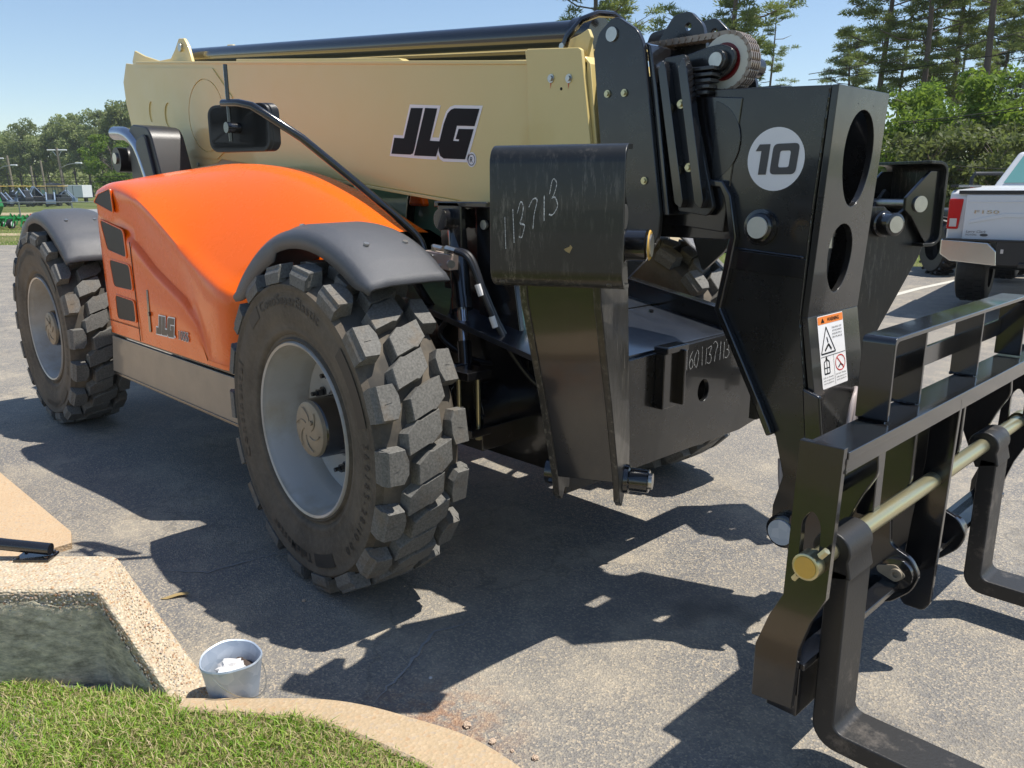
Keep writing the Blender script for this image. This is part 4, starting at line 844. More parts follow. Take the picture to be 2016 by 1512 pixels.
mb = MB(); mb.prism([(1.19, 1.92)]+[(1.16+.135*math.cos(R(a)), 1.79+.14*math.sin(R(a))) for a in range(75, -80, -10)]+[(1.19, 1.66)], XZ(-NW-.006), (0, .006, 0)); mb.build('cover_plate', blacks, nose, .002)
mb = MB(); mb.lathe((1.395, -NW, 1.495), (0, -1, 0), [(0, .062), (.012, .062), (.014, .05), (.022, .048), (.026, .040), (.026, .001)], 32); mb.build('pin_boss', black, nose)
MB().cyl((1.395, -NW-.034, 1.495), (1.395, -NW-.02, 1.495), .037, 28).build('pin', sheave, nose)
mb = MB(); mb.flat(oval(1.43, 1.722, .104, .104, 48), XZ(-NW-.0015)); mb.build('number_decal', whitev, nose, sm=0)
mb = MB(); g = lambda u, v: (1.43+u+v*.10, -NW-.003, 1.722+v)
mb.flat([(-.078, .028), (-.066, .050), (-.026, .050), (-.026, -.050), (-.056, -.050), (-.056, .028)], g); mb.flat(rpoly([(-.014, .050), (.080, .050), (.080, -.050), (-.014, -.050)], .018), g, [rpoly([(.014, .027), (.052, .027), (.052, -.027), (.014, -.027)], .008)]); mb.build('decal_digits', greyv, nose, sm=0)
mb = MB(); mb.box((1.55, -.09, .905), (.05, .02, .16)); mb.build('stiffener', black, nose)
# warning label on the lower facet
def LBf(u, v, e=.0008): return (1.569+(1.20-v)*.18+.0222+e, u-.20*(1.22-v)*0+(-.02), v)
lx0, lx1, lz0, lz1 = -.115, .085, .945, 1.195
def lab(e): return lambda u, v: LBf(lx0+(lx1-lx0)*u, lz0+(lz1-lz0)*v, e)
mb = MB(); mb.flat(rrect(0, 0, 1, 1, .03), lab(.0008)); wl = mb.build('warning_label', whitev, nose, sm=0)
MB().flat(rrect(.01, .885, .99, .99, .02), lab(.0014)).build('label_header', orangev, wl, sm=0)
mb = MB(); text(mb, 'WARNING', .075, lambda u, v: lab(.002)(.60+u*.9, .91+v), 0, .02, width=.52); mb.flat([(.12, .905), (.26, .905), (.19, .97)], lab(.002))
def stroke(mb, pts, wd, f):
    for a, b in zip(pts, pts[1:]):
        a, b = Vector(a), Vector(b); t = (b-a).normalized(); n = Vector((-t.y*1.0, t.x*.8))*wd; mb.flat([tuple(a-n), tuple(b-n), tuple(b+n), tuple(a+n)], f)
L2 = lab(.0018)
stroke(mb, [(.05, .48), (.60, .48), (.30, .84), (.05, .48)], .012, L2); stroke(mb, [(.2, .52), (.35, .60), (.45, .52)], .02, L2); stroke(mb, [(.30, .70), (.34, .62)], .015, L2)
stroke(mb, [(.02, .44), (.98, .44)], .004, L2); stroke(mb, [(.50, .44), (.50, .02)], .004, L2)
stroke(mb, [(.12, .20), (.12, .36), (.22, .40), (.32, .36), (.32, .20), (.12, .20)], .012, L2); stroke(mb, [(.22, .20), (.22, .40)], .008, L2); stroke(mb, [(.12, .28), (.32, .28)], .008, L2); mb.flat(oval(.22, .415, .03, .02, 10), L2)
stroke(mb, [(.66, .24), (.76, .28), (.86, .24)], .014, L2)
for i, t_ in enumerate(('FALLING OFF', 'ATTACHMENT', 'ENSURE PIN IS', 'IN PLACE')): text(mb, t_, .035, lambda u, v, i=i: L2(.72+u, .80-.045*i+v), width=.38)
for i, t_ in enumerate(('Lift or lower', 'only in approved', 'work platform.')): text(mb, t_, .03, lambda u, v, i=i: L2(.25+u, .14-.04*i+v), width=.40)
for i, t_ in enumerate(('DO NOT TRAVEL', 'with person in', 'work platform.')): text(mb, t_, .03, lambda u, v, i=i: L2(.75+u, .14-.04*i+v), width=.40)
mb.build('label_print', blackv, wl, sm=0)
mb = MB(); mb.flat(oval(.75, .30, .20, .115, 28), L2, [oval(.75, .30, .18, .10, 28)]); stroke(mb, [(.62, .39), (.88, .21)], .012, L2); mb.build('prohibition_ring', redv, wl, sm=0)
for s_ in (-1, 1):
    mb = MB(); mb.prism([(1.60, .96), (1.665, .94), (1.70, .72), (1.63, .72)], XZ(s_*NW-(.026 if s_ < 0 else -.004)), (0, .022, 0)); mb.build('stop_lug', black, nose, .008)
for z_ in (.80, .735):
    MB().cyl((1.655+(.80-z_)*.15, .07, z_), (1.675+(.80-z_)*.15, .07, z_), .013, 6).build('bolt', yzinc, nose)
for b in (-.06, .06): MB().cyl((1.592+.026, b+.02, 1.90), (1.6275, b+.02, 1.90), .006, 10).build('bolt_hole', blackv, nose)
MB().tube([(1.20, -.10, 1.9), (1.45, -.02, 1.86), (1.545, .0, 1.72), (1.53, .03, 1.58), (1.5, .05, 1.3)], .017, 12).build('hose', hosem, nose)
mb = MB(); mb.cyl((1.54, .02, 1.50), (1.54, .02, 1.46), .020, 6); mb.cyl((1.54, .02, 1.46), (1.54, .02, 1.42), .016, 10); mb.build('fitting', zinc, nose)
MB().tube([(1.54, .02, 1.42), (1.53, .0, 1.2), (1.5, 0, 1.0)], .014, 10).build('hose', hosem, nose)
# coupler pivot at the bottom of the nose
mb = MB(); mb.lathe((1.575, -NW-.002, .425), (0, -1, 0), [(0, .062), (.03, .062), (.034, .056), (.036, .046)], 32); mb.lathe((1.575, NW+.002, .425), (0, 1, 0), [(0, .062), (.03, .062), (.036, .001)], 32); mb.build('pivot_boss', black, nose)
MB().cyl((1.575, -NW-.048, .425), (1.575, -NW-.03, .425), .047, 28).build('pin', galv, nose)
mb = MB()
for k in range(4): mb.tube(bez([(1.64+.008*k, .10+.014*k, .90), (1.69+.010*k, .02+.018*k, .93), (1.71+.006*k, -.055+.02*k, .89), (1.715+.004*k, -.09+.02*k, .80), (1.70, -.10+.02*k, .64)], 20), .0088, 10)
mb.build('hose_bundle', ghose, nose)
MB().tube([(1.50, -.13, .66), (1.515, -.15, .60), (1.53, -.15, .50)], .010, 10).build('hose', ghose, nose)

# --- stabilisers
th = R(27)
def stabiliser(s, ox=1.4, oy=.88, k=1.0):
    A_ = Vector((math.cos(th), math.sin(th)*s, 0)); B_ = Vector((math.sin(th), -math.cos(th)*s, 0)); O_ = Vector((ox, -oy*s, 0))
    def F(a, b, z): return tuple(O_+A_*a*k+B_*b*k+Vector((0, 0, 1.63+(z-1.63)*k)))
    def pr(mb, poly, a, t): mb.prism(poly, lambda b, z: F(a, b, z), tuple(A_*t*k))
    legp = [(.285, 1.40), (.26, 1.32), (.08, 1.00), (-.07, .70), (-.09, .63), (-.13, .60), (-.17, .63), (-.22, .61), (-.25, .66), (-.24, .80), (-.13, 1.30), (-.07, 1.50), (-.03, 1.545), (.04, 1.545), (.10, 1.50), (.15, 1.53), (.22, 1.62), (.25, 1.60), (.20, 1.48)]
    mb = MB(); pr(mb, legp, -.085, .022); pr(mb, legp, -.290, .022)
    # outer and inner web between the two plates
    wb = MB()
    for P in (((.280, 1.40), (.254, 1.32), (.074, 1.00), (-.076, .70)), ((-.10, 1.45), (-.13, 1.28), (-.235, .78), (-.245, .68))):
        vs = []
        for b, z in P: vs += [F(-.280, b, z), F(-.08, b, z), F(-.280, b-.015, z-.002), F(-.08, b-.015, z-.002)]
        wb.add(vs, [f_ for i in range(3) for f_ in ((4*i, 4*i+1, 4*i+5, 4*i+4), (4*i+2, 4*i+6, 4*i+7, 4*i+3))]+[(0, 2, 3, 1), (12, 13, 15, 14)]+[(4*i, 4*i+4, 4*i+6, 4*i+2) for i in range(3)]+[(4*i+1, 4*i+3, 4*i+7, 4*i+5) for i in range(3)])
    leg = mb.build('stabiliser', scratched, TH, .004); wb.build('leg_web', black, leg, .004)
    mb = MB()
    mb.lathe(F(-.063, .03, 1.47), A_, [(0, .058), (.02, .058), (.024, .050), (.085, .050), (.088, .045), (.088, .03)], 28)
    mb.lathe(F(-.063, -.18, .68), A_, [(0, .055), (.015, .052), (.02, .044), (.085, .044), (.088, .04), (.088, .026)], 28); mb.lathe(F(-.290, -.18, .68), -A_, [(0, .05), (.05, .048), (.05, .001)], 28); mb.build('pin_boss', black, leg)
    mb = MB(); mb.cyl(F(.018, .03, 1.47), F(.030, .03, 1.47), .036, 24); mb.cyl(F(.015, -.18, .68), F(.028, -.18, .68), .030, 24); mb.cyl(F(-.35, .03, 1.47), F(-.05, .03, 1.47), .030, 20); mb.build('pin', zinc, leg)
    mb = MB(); mb.lathe(F(.0225, .03, 1.47), A_, [(0, .035), (.004, .044), (0, .048)], 24)
    if s == 1: mb.build('bushing', ycap, leg)
    mb = MB(); mb.cyl(F(-.30, -.10, 1.44), F(-.30, .12, 1.44), .012, 8); mb.cyl(F(-.20, .0, 1.47), F(-.2, -.14, .9), .045, 20); mb.cyl(F(-.302, -.14, .66), F(-.318, -.14, .66), .012, 6); mb.build('lift_cylinder', black, leg)
    # foot pad: plate curled inwards at top and bottom, with gussets
    pp = []
    for a_ in range(0, 91, 18): pp.append((.235+.055*math.sin(R(a_))*1.0+.012, 1.74-.055+.055*math.cos(R(a_))))
    outer = [(.21, 1.742), (.262, 1.740)]+[(.262+.05*math.sin(R(a_)), 1.69+.05*math.cos(R(a_))) for a_ in range(15, 91, 15)]+[(.312, 1.42)]+[(.262+.05*math.cos(R(a_)), 1.42-.05*math.sin(R(a_))) for a_ in range(15, 91, 15)]+[(.215, 1.368)]
    inner_ = [(b-(.014 if b > .3 else .0), z-(.014 if z > 1.73 else 0)+(.014 if z < 1.385 else 0)) for b, z in outer]
    inner_ = [(.21, 1.728), (.262, 1.726)]+[(.262+.036*math.sin(R(a_)), 1.69+.036*math.cos(R(a_))) for a_ in range(15, 91, 15)]+[(.298, 1.42)]+[(.262+.036*math.cos(R(a_)), 1.42-.036*math.sin(R(a_))) for a_ in range(15, 91, 15)]+[(.215, 1.382)]
    mb = MB(); pr(mb, outer+inner_[::-1], -.36, .36); pad = mb.build('foot_pad', scratched, leg, .003)
    mb = MB()
    for a_ in (-.045, -.375+.035): pr(mb, [(.30, 1.70), (.24, 1.70), (.12, 1.585), (.12, 1.53), (.16, 1.50), (.25, 1.38), (.30, 1.38)], a_, .018)
    mb.build('pad_gusset', black, leg, .004)
    mb = MB(); mb.cyl(F(-.027, .195, 1.555), F(-.017, .195, 1.555), .036, 24); mb.cyl(F(-.36, .195, 1.555), F(-.03, .195, 1.555), .022, 16); mb.build('pad_pin', zinc, leg)
    if s == 1:
        rd = random.Random(12); mb = MB(); digits(mb, '113713', lambda u, v: F(-.330+u*.60, .3132, 1.462+v+u*.42), .080, (.052, .0), .0036, rd, .2); mb.build('chalk_number', chalk, leg, sm=0)
        mb = MB(); mb.cyl(F(-.2, .046, .93), F(-.2, .044+.01, .93), .006, 8)
        mb = MB(); mb.flat([(-.155, 1.475), (-.14, 1.482), (-.138, 1.487), (-.132, 1.48), (-.14, 1.465), (-.15, 1.47)], lambda a, z: F(a, .3130, z)); mb.build('chipped_paint', leafd, leg, sm=0)
stabiliser(1, 1.257, .686, 1.1); stabiliser(-1)

# --- fork carriage
ep = [(1.94, 1.01), (2.055, 1.01), (2.045, .60), (2.01, .52), (1.985, .43), (1.978, .25), (1.862, .24), (1.862, .40), (1.895, .50), (1.93, .575)]
slot = rpoly([(1.965, .66), (1.965, .80), (1.99, .835), (2.015, .80), (2.015, .66)], .02)
cr = XP(ep, -.92, .022)
cr = MB(); cr.prism(ep, XZ(-.925), (0, .022, 0), [slot]); car = cr.build('fork_carriage', black, TH, .003)
mb = MB(); mb.prism(ep, XZ(.903), (0, .022, 0), [slot]); mb.build('end_plate', black, car, .003)
mb = MB(); mb.box((2.0, 0, .985), (.115, 1.80, .022)); mb.box((2.045, 0, .962), (.018, 1.80, .05)); mb.build('top_bar', black, car, .003)
mb = MB(); mb.box((1.915, 0, .33), (.06, 1.80, .10)); mb.box((1.93, -.70, .28), (.09, .36, .16)); mb.box((1.95, 0, .37), (.09, 1.80, .02)); mb.build('lower_bar', black, car, .004)
for y_ in (-.06, ):
    mb = MB(); mb.prism(rpoly([(1.97, .985), (2.055, .985), (2.05, .75), (2.04, .25), (2.02, .22), (1.955, .22), (1.93, .26), (1.95, .55), (1.97, .75)], .012), XZ(y_), (0, .022, 0)); mb.build('centre_plate', black, car, .003)
for y_ in (-.235, .215, -.62, .62):
    big_ = abs(y_) < .5
    pl_ = rpoly([(1.93, .97), (2.02, .97), (2.03, .86), (1.99, .78), (1.96, .70), (1.97, .62), (1.92, .60), (1.86, .74), (1.86, .90)], .02) if not big_ else rpoly([(1.60, .36), (1.60, .50), (1.68, .56), (1.80, .80), (1.90, .97), (1.99, .97), (1.99, .72), (1.94, .62), (1.95, .50), (2.02, .47), (2.05, .42), (2.03, .36), (1.97, .30), (1.90, .28), (1.75, .32)], .02)
    mb = MB(); mb.prism(pl_, XZ(y_), (0, .022, 0)); mb.build('hook_plate', black, car, .004)
mb = MB(); mb.lathe((1.985, -.245, .415), (0, -1, 0), [(-.01, .052), (.01, .050), (.012, .036), (.018, .001)], 26); mb.cyl((1.985, .25, .415), (1.985, .28, .415), .05, 24); mb.build('coupler_boss', black, car)
mb = MB(); mb.prism(rpoly([(1.925, .43), (1.985, .45), (2.02, .42), (1.99, .39), (1.93, .41)], .012), XZ(-.266), (0, .006, 0)); mb.lathe((1.99, -.266, .42), (0, -1, 0), [(0, .020), (.008, .019), (.008, .010), (.0, .009)], 20); mb.build('lock_plate', hubm, car)
mb = MB(); mb.cyl((2.0, -.91, .69), (2.0, .91, .69), .0265, 28); shaft = mb.build('fork_shaft', yzinc, car)
mb = MB(); mb.lathe((2.0, -.925, .69), (0, -1, 0), [(-.01, .036), (.035, .036), (.037, .033), (.037, .029)], 28); mb.lathe((2.0, .925, .69), (0, 1, 0), [(-.01, .036), (.05, .036), (.05, .001)], 28); mb.cyl((2.03, -.945, .725), (2.045, -.945, .745), .010, 6); mb.cyl((1.975, -.945, .655), (1.965, -.945, .64), .008, 6); mb.build('shaft_collar', yzinc, car)
MB().cyl((2.0, -.9635, .69), (2.0, -.955, .69), .0285, 26).build('shaft_cap', ycap, car)
mb = MB(); mb.box((1.99, -.70, .60), (.02, .022, .16)); mb.box((1.975, -.52, .80), (.05, .05, .20)); mb.cyl((1.93, -.87, .80), (1.93, -.55, .80), .018, 10); mb.build('spacer', black, car, .004)
# load guard
def bent(y0, y1):
    return
mb = MB(); G0, G1 = -.585, .70; gx = 1.98
mb.prism(rpoly([(G0, 1.0), (G0, 1.235), (G1, 1.235), (G1, 1.0), (G1-.014, 1.0), (G1-.014, 1.221), (G0+.014, 1.221), (G0+.014, 1.0)], .02, 4), YZ(gx-.045), (.09, 0, 0)); gd = mb.build('load_guard', black, car, .003)
mb = MB(); mb.box((gx-.038, .0575, 1.105), (.012, 1.25, .062)); mb.build('guard_bar', black, gd, .002)
for y_ in (-.31, .22): MB().box((gx-.01, y_, 1.11), (.085, .014, .222)).build('guard_post', black, gd, .002)
def weld(pts, r, par):
    rd = random.Random(len(pts)); P = []
    for a, b in zip(pts, pts[1:]):
        a, b = Vector(a), Vector(b); n = max(2, int((b-a).length/.006))
        P += [a.lerp(b, k/n) for k in range(n)]
    MB().tube(P, [r*rd.uniform(.7, 1.25) for _ in P], 6).build('weld_bead', black, par)
for y_ in (-.31, .22):
    weld([(gx-.052, y_-.009, .998), (gx+.032, y_-.009, .998)], .005, gd); weld([(gx-.052, y_-.009, 1.220), (gx+.032, y_-.009, 1.220)], .004, gd); weld([(gx-.05, y_+.009, .998), (gx+.032, y_+.009, .998)], .005, gd)
weld([(1.94, -.571, .998), (2.02, -.571, .998)], .005, gd); weld([(1.948, -.571, 1.075), (1.948, -.571, 1.135)], .004, gd)
weld([(1.945, -.902, .972), (2.05, -.902, .972)], .005, car); weld([(2.053, -.902, .94), (2.053, -.902, .985)], .004, car)
weld([(1.62, -NW-.004, .935), (1.66, -NW-.004, .73)], .005, nose); weld([(1.285, -NW-.004, 1.42), (1.566, -NW-.004, 1.40)], .004, nose)
for i in range(len(fp)-1): weld([(fp[i][0]-.004, -NW-.003, fp[i][1]-.01), (fp[i+1][0]-.004, -NW-.003, fp[i+1][1])], .003, nose)
# forks
def fork(yc, mat=forkm):
    w_ = .075; mb = MB(); prof = [(2.055, .64), (2.055, .28)]
    prof += [(2.055+.028-.028*math.cos(R(a)), .192-.028*math.sin(R(a))) for a in range(10, 91, 20)]
    prof += [(2.5, .162), (3.30, .128), (3.33, .115), (3.30, .105), (2.5, .105), (2.075, .105)]
    prof += [(2.065-.070*math.sin(R(a)), .175-.07*math.cos(R(a))) for a in range(10, 91, 16)]
    prof += [(1.995, .64)]
    mb.prism(prof, XZ(yc-w_), (0, 2*w_, 0))
    mb.prism([(1.96+.0, .655)]+[(2.003+.052*math.cos(R(a)), .69+.052*math.sin(R(a))) for a in range(200, -30, -15)]+[(2.062, .62), (1.985, .60)], XZ(yc-w_), (0, 2*w_, 0))
    return mb.build('fork', mat, TH, .006, seg=3)
fork(-.745); fork(.53)

# ================================================================= SMALL THINGS NEAR
bk = empty('bucket', (.57, -1.85, 0)); bk.scale = (.82, .82, .95); tag(bk, 'dented galvanised bucket filled with rubbish behind the curb', 'bucket')
mb = MB(); n = 40; prof = [(.003, .005), (.003, .075), (.012, .080), (.10, .098), (.19, .114), (.197, .117), (.203, .115), (.200, .110), (.19, .110), (.10, .094), (.02, .077), (.02, .0)]
mb.lathe((0, 0, 0), (0, 0, 1), prof, n)
def sq(v):
    x_, y_, z_ = v; k = z_/.2; a = math.atan2(y_, x_); r_ = math.hypot(x_, y_)*(1+.03*math.sin(3*a+1)*k+.012*math.sin(7*a)); return (r_*math.cos(a), r_*math.sin(a), z_+.006*math.cos(2*a)*k)
mb.v = [sq(v) for v in mb.v]; bd = mb.build('bucket_body', galv, bk)
mb = MB(); mb.tube([(.117*math.cos(R(a)), .117*math.sin(R(a))*1.0, .175-.11*math.sin(R((a+40)*180/180))) if False else (.121*math.cos(R(a)), .121*math.sin(R(a)), .18-.10*math.sin(R((a+60)))) for a in range(-60, 121, 12)], .0022, 6); mb.build('bail_handle', zinc, bk)
rd = random.Random(21)
def crumple(name, c, r, mat, label, seed, flat_=.6, parent=None):
    rd = random.Random(seed); bm = bmesh.new(); bmesh.ops.create_icosphere(bm, subdivisions=3, radius=r)
    for v in bm.verts: k = 1+rd.uniform(-.28, .22); v.co = Vector((v.co.x*k, v.co.y*k, v.co.z*k*flat_))
    me = bpy.data.meshes.new(name); bm.to_mesh(me); bm.free(); o = link(name, me, mat); o.location = c; tag(o, label, 'rubbish'); return o
crumple('crumpled_paper', (.545, -1.845, .130), .046, paperm, 'crumpled white paper with dark scorch lying in the bucket', 1)
crumple('ash_clump', (.53, -1.82, .112), .055, ashm, 'dark ash and dirt heaped under the paper in the bucket', 2, .45)
mb = MB(); Mx = Matrix.Rotation(.7, 3, 'Z') @ Matrix.Rotation(.25, 3, 'X'); mb.box((0, 0, 0), (.085, .045, .0015), Mx); o = mb.build('receipt', whitep, sm=0); o.location = (.60, -1.872, .150); tag(o, 'torn white printed receipt slip on top of the bucket rubbish', 'rubbish')
mb = MB(); text(mb, 'RECEIPT', .012, lambda u, v: tuple(Mx @ Vector((u, v, .0012)))); text(mb, 'TOTAL', .010, lambda u, v: tuple(Mx @ Vector((u, v-.014, .0012)))); mb.build('printing', blackv, o, sm=0)
# torn cardboard scrap and stones
rd = random.Random(4); poly = [(-.055, -.012), (-.03, .010), (.0, .020), (.045, .018), (.050, .010), (.056, .012), (.054, -.002), (.02, -.006), (-.01, -.012), (-.03, -.016)]
mb = MB(); mb.prism(poly, lambda u, v: (u, v, .004+.006*math.sin(u*40)), (0, 0, .0012)); o = mb.build('cardboard_scrap', leafd, sm=0); o.location = (-.30, -1.69, .004); o.rotation_euler = (0, 0, R(52)); tag(o, 'torn tan cardboard scrap lying in the shadow near the wheel', 'litter')
st = [((1.16, -1.38), .013, 'pale pink'), ((1.27, -1.375), .011, 'whitish'), ((1.41, -1.335), .010, 'tan'), ((.88, -1.30), .006, 'small grey'), ((.10, -1.33), .007, 'small white'), ((1.34, -1.36), .006, 'tiny tan')]
wh = ['largest stone beside the curb at the bottom', 'next to the curb, right of the pink one', 'lowest by the curb in the picture', 'in the stabiliser shadow near the cracked seam', 'in the shade left of the front tyre foot', 'between two bigger ones by the curb']
for i, ((x_, y_), r_, nm) in enumerate(st):
    o = crumple('pebble', (x_, y_, r_*.5), r_, stonem if i != 3 else paperm, f'{nm} pebble {wh[i]}', 30+i, .7); o['category'] = 'stone'; o['group'] = 'loose stones on the asphalt'
# ================================================================= PICKUP
def pickup():
    Mz = Matrix.Translation(site(5.52, 10.45, .06)) @ Matrix.Rotation(SITE_ROT-R(37), 4, 'Z')     # +Y ahead, +X right
    t = empty('pickup_truck'); t.matrix_world = Mz; tag(t, 'white lifted pickup truck seen from behind at the right edge', 'pickup truck')
    X = lambda x_: (lambda u, v: (x_, u, v)); W2 = 2.0
    mb = MB()    # bed and body side profile (Y,Z), extruded across
    body = [(.02, .93), (.0, 1.42), (.02, 1.50), (.12, 1.53), (1.95, 1.56), (2.0, 1.58), (4.70, 1.55), (5.75, 1.45), (5.95, 1.25), (5.95, .72), (5.35, .70), (5.25, 1.0), (4.95, 1.15), (4.65, 1.0), (4.55, .70), (1.85, .70), (1.75, 1.0), (1.45, 1.16), (1.15, 1.0), (1.02, .74), (.1, .74)]
    mb.prism(body, lambda u, v: (.0, u, v), (W2, 0, 0)); b = mb.build('body', truckw, t, .03, seg=3)
    mb = MB(); lo4 = [(.18, 2.3), (W2-.18, 2.3), (W2-.18, 4.75), (.18, 4.75)]; hi4 = [(.42, 2.6), (W2-.42, 2.6), (W2-.42, 3.95), (.42, 3.95)]
    mb.add([(x_, y_, 1.57) for x_, y_ in lo4]+[(x_, y_, 2.06) for x_, y_ in hi4], [(0, 1, 5, 4), (1, 2, 6, 5), (2, 3, 7, 6), (3, 0, 4, 7), (4, 5, 6, 7)]); mb.build('cab', truckw, t, .05, seg=3)
    mb = MB(); mb.prism([(.30, 1.62), (1.70, 1.62), (1.52, 2.0), (.48, 2.0)], lambda u, v: (u, 2.283+(v-1.57)*.613, v), (0, .004, 0)); mb.prism([(2.45, 1.62), (2.75, 2.0), (3.85, 2.0), (4.5, 1.62)], lambda u, v: (.170+(v-1.57)*.49, u, v), (.004, 0, 0)); mb.build('window', glass, t)
    mb = MB(); mb.box((W2/2, -.012, 1.50), (1.80, .05, .045)); mb.box((.03, 1.0, 1.575), (.09, 1.9, .03)); mb.box((1.0, .98, 1.50), (1.75, 1.8, .02)); mb.build('bed_cap', plast, t, .006)
    mb = MB(); mb.box((1.0, -.022, 1.19), (1.62, .03, .56)); tg = mb.build('tailgate', truckw, t, .012)
    mb = MB(); mb.prism([(.25, 1.16), (.62, 1.25), (1.38, 1.25), (1.75, 1.16), (1.75, 1.12), (1.38, 1.20), (.62, 1.20), (.25, 1.12)], lambda u, v: (u, -.046, v), (0, .012, 0)); mb.prism([(.22, 1.38), (1.78, 1.38), (1.78, 1.395), (.22, 1.395)], lambda u, v: (u, -.043, v), (0, .008, 0)); mb.build('tailgate_crease', truckw, tg, .005)
    mb = MB(); text(mb, 'F150', .10, lambda u, v: (.43+u, -.040, 1.245+v*.55), 0, .02, width=.27); mb.build('badge', bchrome, tg, sm=0)
    mb = MB(); text(mb, 'Larry Clark', .045, lambda u, v: (.34+u, -.040, 1.01+v), .3, .0, width=.22); text(mb, 'MOTORS', .03, lambda u, v: (.29+u, -.040, .975+v), width=.12); mb.flat(oval(.43, .985, .045, .018, 16), lambda u, v: (u, -.040, v)); mb.build('dealer_decal', greyv, tg, sm=0)
    for x_ in (.085, W2-.085):
        mb = MB(); mb.prism(rpoly([(x_-.085, 1.05), (x_-.085, 1.42), (x_+.075, 1.42), (x_+.045, 1.05)], .02), lambda u, v: (u, -.02, v), (0, .14, 0)); l = mb.build('tail_lamp', lampr, t, .01)
        MB().box((x_-.015, -.024, 1.13), (.08, .01, .10)).build('reverse_lamp', lampw, l)
    mb = MB(); mb.prism([(-.02, .93), (-.02, .745), (.10, .66), (.62, .62), (.60, .80), (.50, .90)], lambda u, v: (u, -.16, v), (0, .18, 0)); mb.prism([(W2+.02, .93), (W2+.02, .745), (W2-.10, .66), (W2-.62, .62), (W2-.60, .80), (W2-.50, .90)], lambda u, v: (u, -.16, v), (0, .18, 0)); bp_ = mb.build('bumper', bchrome, t, .015, seg=3)
    mb = MB(); mb.box((1.0, -.06, .78), (.82, .19, .30)); mb.box((1.0, -.08, .925), (2.0, .17, .022)); mb.box((1.0, -.14, .64), (.3, .15, .06)); mb.build('bumper_step', plast, t, .01)
    MB().box((.66, -.157, .80), (.03, .01, .05)).build('tow_light', lampw, t)
    mb = MB(); mb.cyl((.25, 1.42, .50), (1.75, 1.42, .50), .05, 12); mb.cyl((.85, 1.42, .50), (1.15, 1.42, .50), .16, 16); mb.box((.45, 1.0, .68), (.06, 2.2, .1)); mb.box((1.55, 1.0, .68), (.06, 2.2, .1)); mb.tube([(.5, .1, .62), (.5, .5, .6), (.6, 1.2, .62)], .04, 10); mb.build('underbody', darkp, t)
    for x_, y_ in ((.20, 1.45), (1.80, 1.45), (.20, 4.95), (1.80, 4.95)):
        mb = MB(); mb.lathe((x_, y_, .43), (1, 0, 0), [(-.19, .24), (-.205, .33), (-.18, .41), (-.13, .43), (.13, .43), (.18, .41), (.205, .33), (.19, .24)], 36)
        for k in range(30):
            a = 2*math.pi*k/30
            for q, of in ((-.10, 0), (.0, .1), (.10, 0)):
                aa = a+of; Mr = Matrix.Rotation(-aa, 3, 'X'); mb.box(Vector((x_+q, y_, .43))+Mr @ Vector((0, 0, .432)), (.075, .052, .018), Mr)
        tr_ = mb.build('tyre', rubl, t); MB().lathe((x_, y_, .43), (1, 0, 0), [(-.12, .24), (-.10, .1), (-.10, .01), (.10, .01), (.10, .1), (.12, .24)], 24).build('rim', greyp, tr_)
pickup()

# ================================================================= FAR THINGS, RIGHT
def ftub(mb, pts, r, n=8): mb.tube([site(*p) for p in pts], r, n)
tr = empty('farm_tractor', site(8.2, 15.5)); tag(tr, 'dark tractor with roll bar and knobbly tyre parked behind the pickup', 'tractor')
def local(mb, o):
    l = Vector(o.location); mb.v = [tuple(Vector(v)-l) for v in mb.v]; return mb
mb = MB(); ftub(mb, [(8.55, 15.5, .9), (8.55, 15.5, 1.78), (8.60, 15.5, 1.86), (9.10, 15.5, 1.86), (9.15, 15.5, 1.78), (9.15, 15.5, .9)], .035); local(mb, tr).build('roll_bar', darkp, tr)
mb = MB(); mb.box(site(8.55, 15.45, 1.55), (.05, .05, .16)); mb.box(site(9.15, 15.45, 1.55), (.05, .05, .16)); local(mb, tr).build('marker_lamp', lampr, tr)
mb = MB(); mb.box(site(8.9, 16.2, .95), (1.0, 2.2, .5), Matrix.Rotation(SITE_ROT, 3, 'Z')); local(mb, tr).build('body', darkp, tr, .05)
for l_ in (8.12, 9.55):
    mb = MB(); mb.lathe(site(l_, 15.5, .55), rt, [(-.16, .28), (-.17, .48), (-.12, .52), (.12, .52), (.17, .48), (.16, .28)], 32)
    for k in range(20):
        a = 2*math.pi*k/20
        for q in (-.08, .08):
            Mr = Matrix.Rotation(SITE_ROT, 3, 'Z') @ Matrix.Rotation(-a-(.15 if q > 0 else 0), 3, 'X') @ Matrix.Rotation(.5 if q > 0 else -.5, 3, 'Z'); c_ = site(l_, 15.5, .55)+rt*q+Matrix.Rotation(SITE_ROT, 3, 'Z') @ Matrix.Rotation(-a-(.15 if q > 0 else 0), 3, 'X') @ Vector((0, 0, .535)); mb.box(c_, (.17, .04, .045), Mr)
    local(mb, tr).build('tyre', rubl, tr)

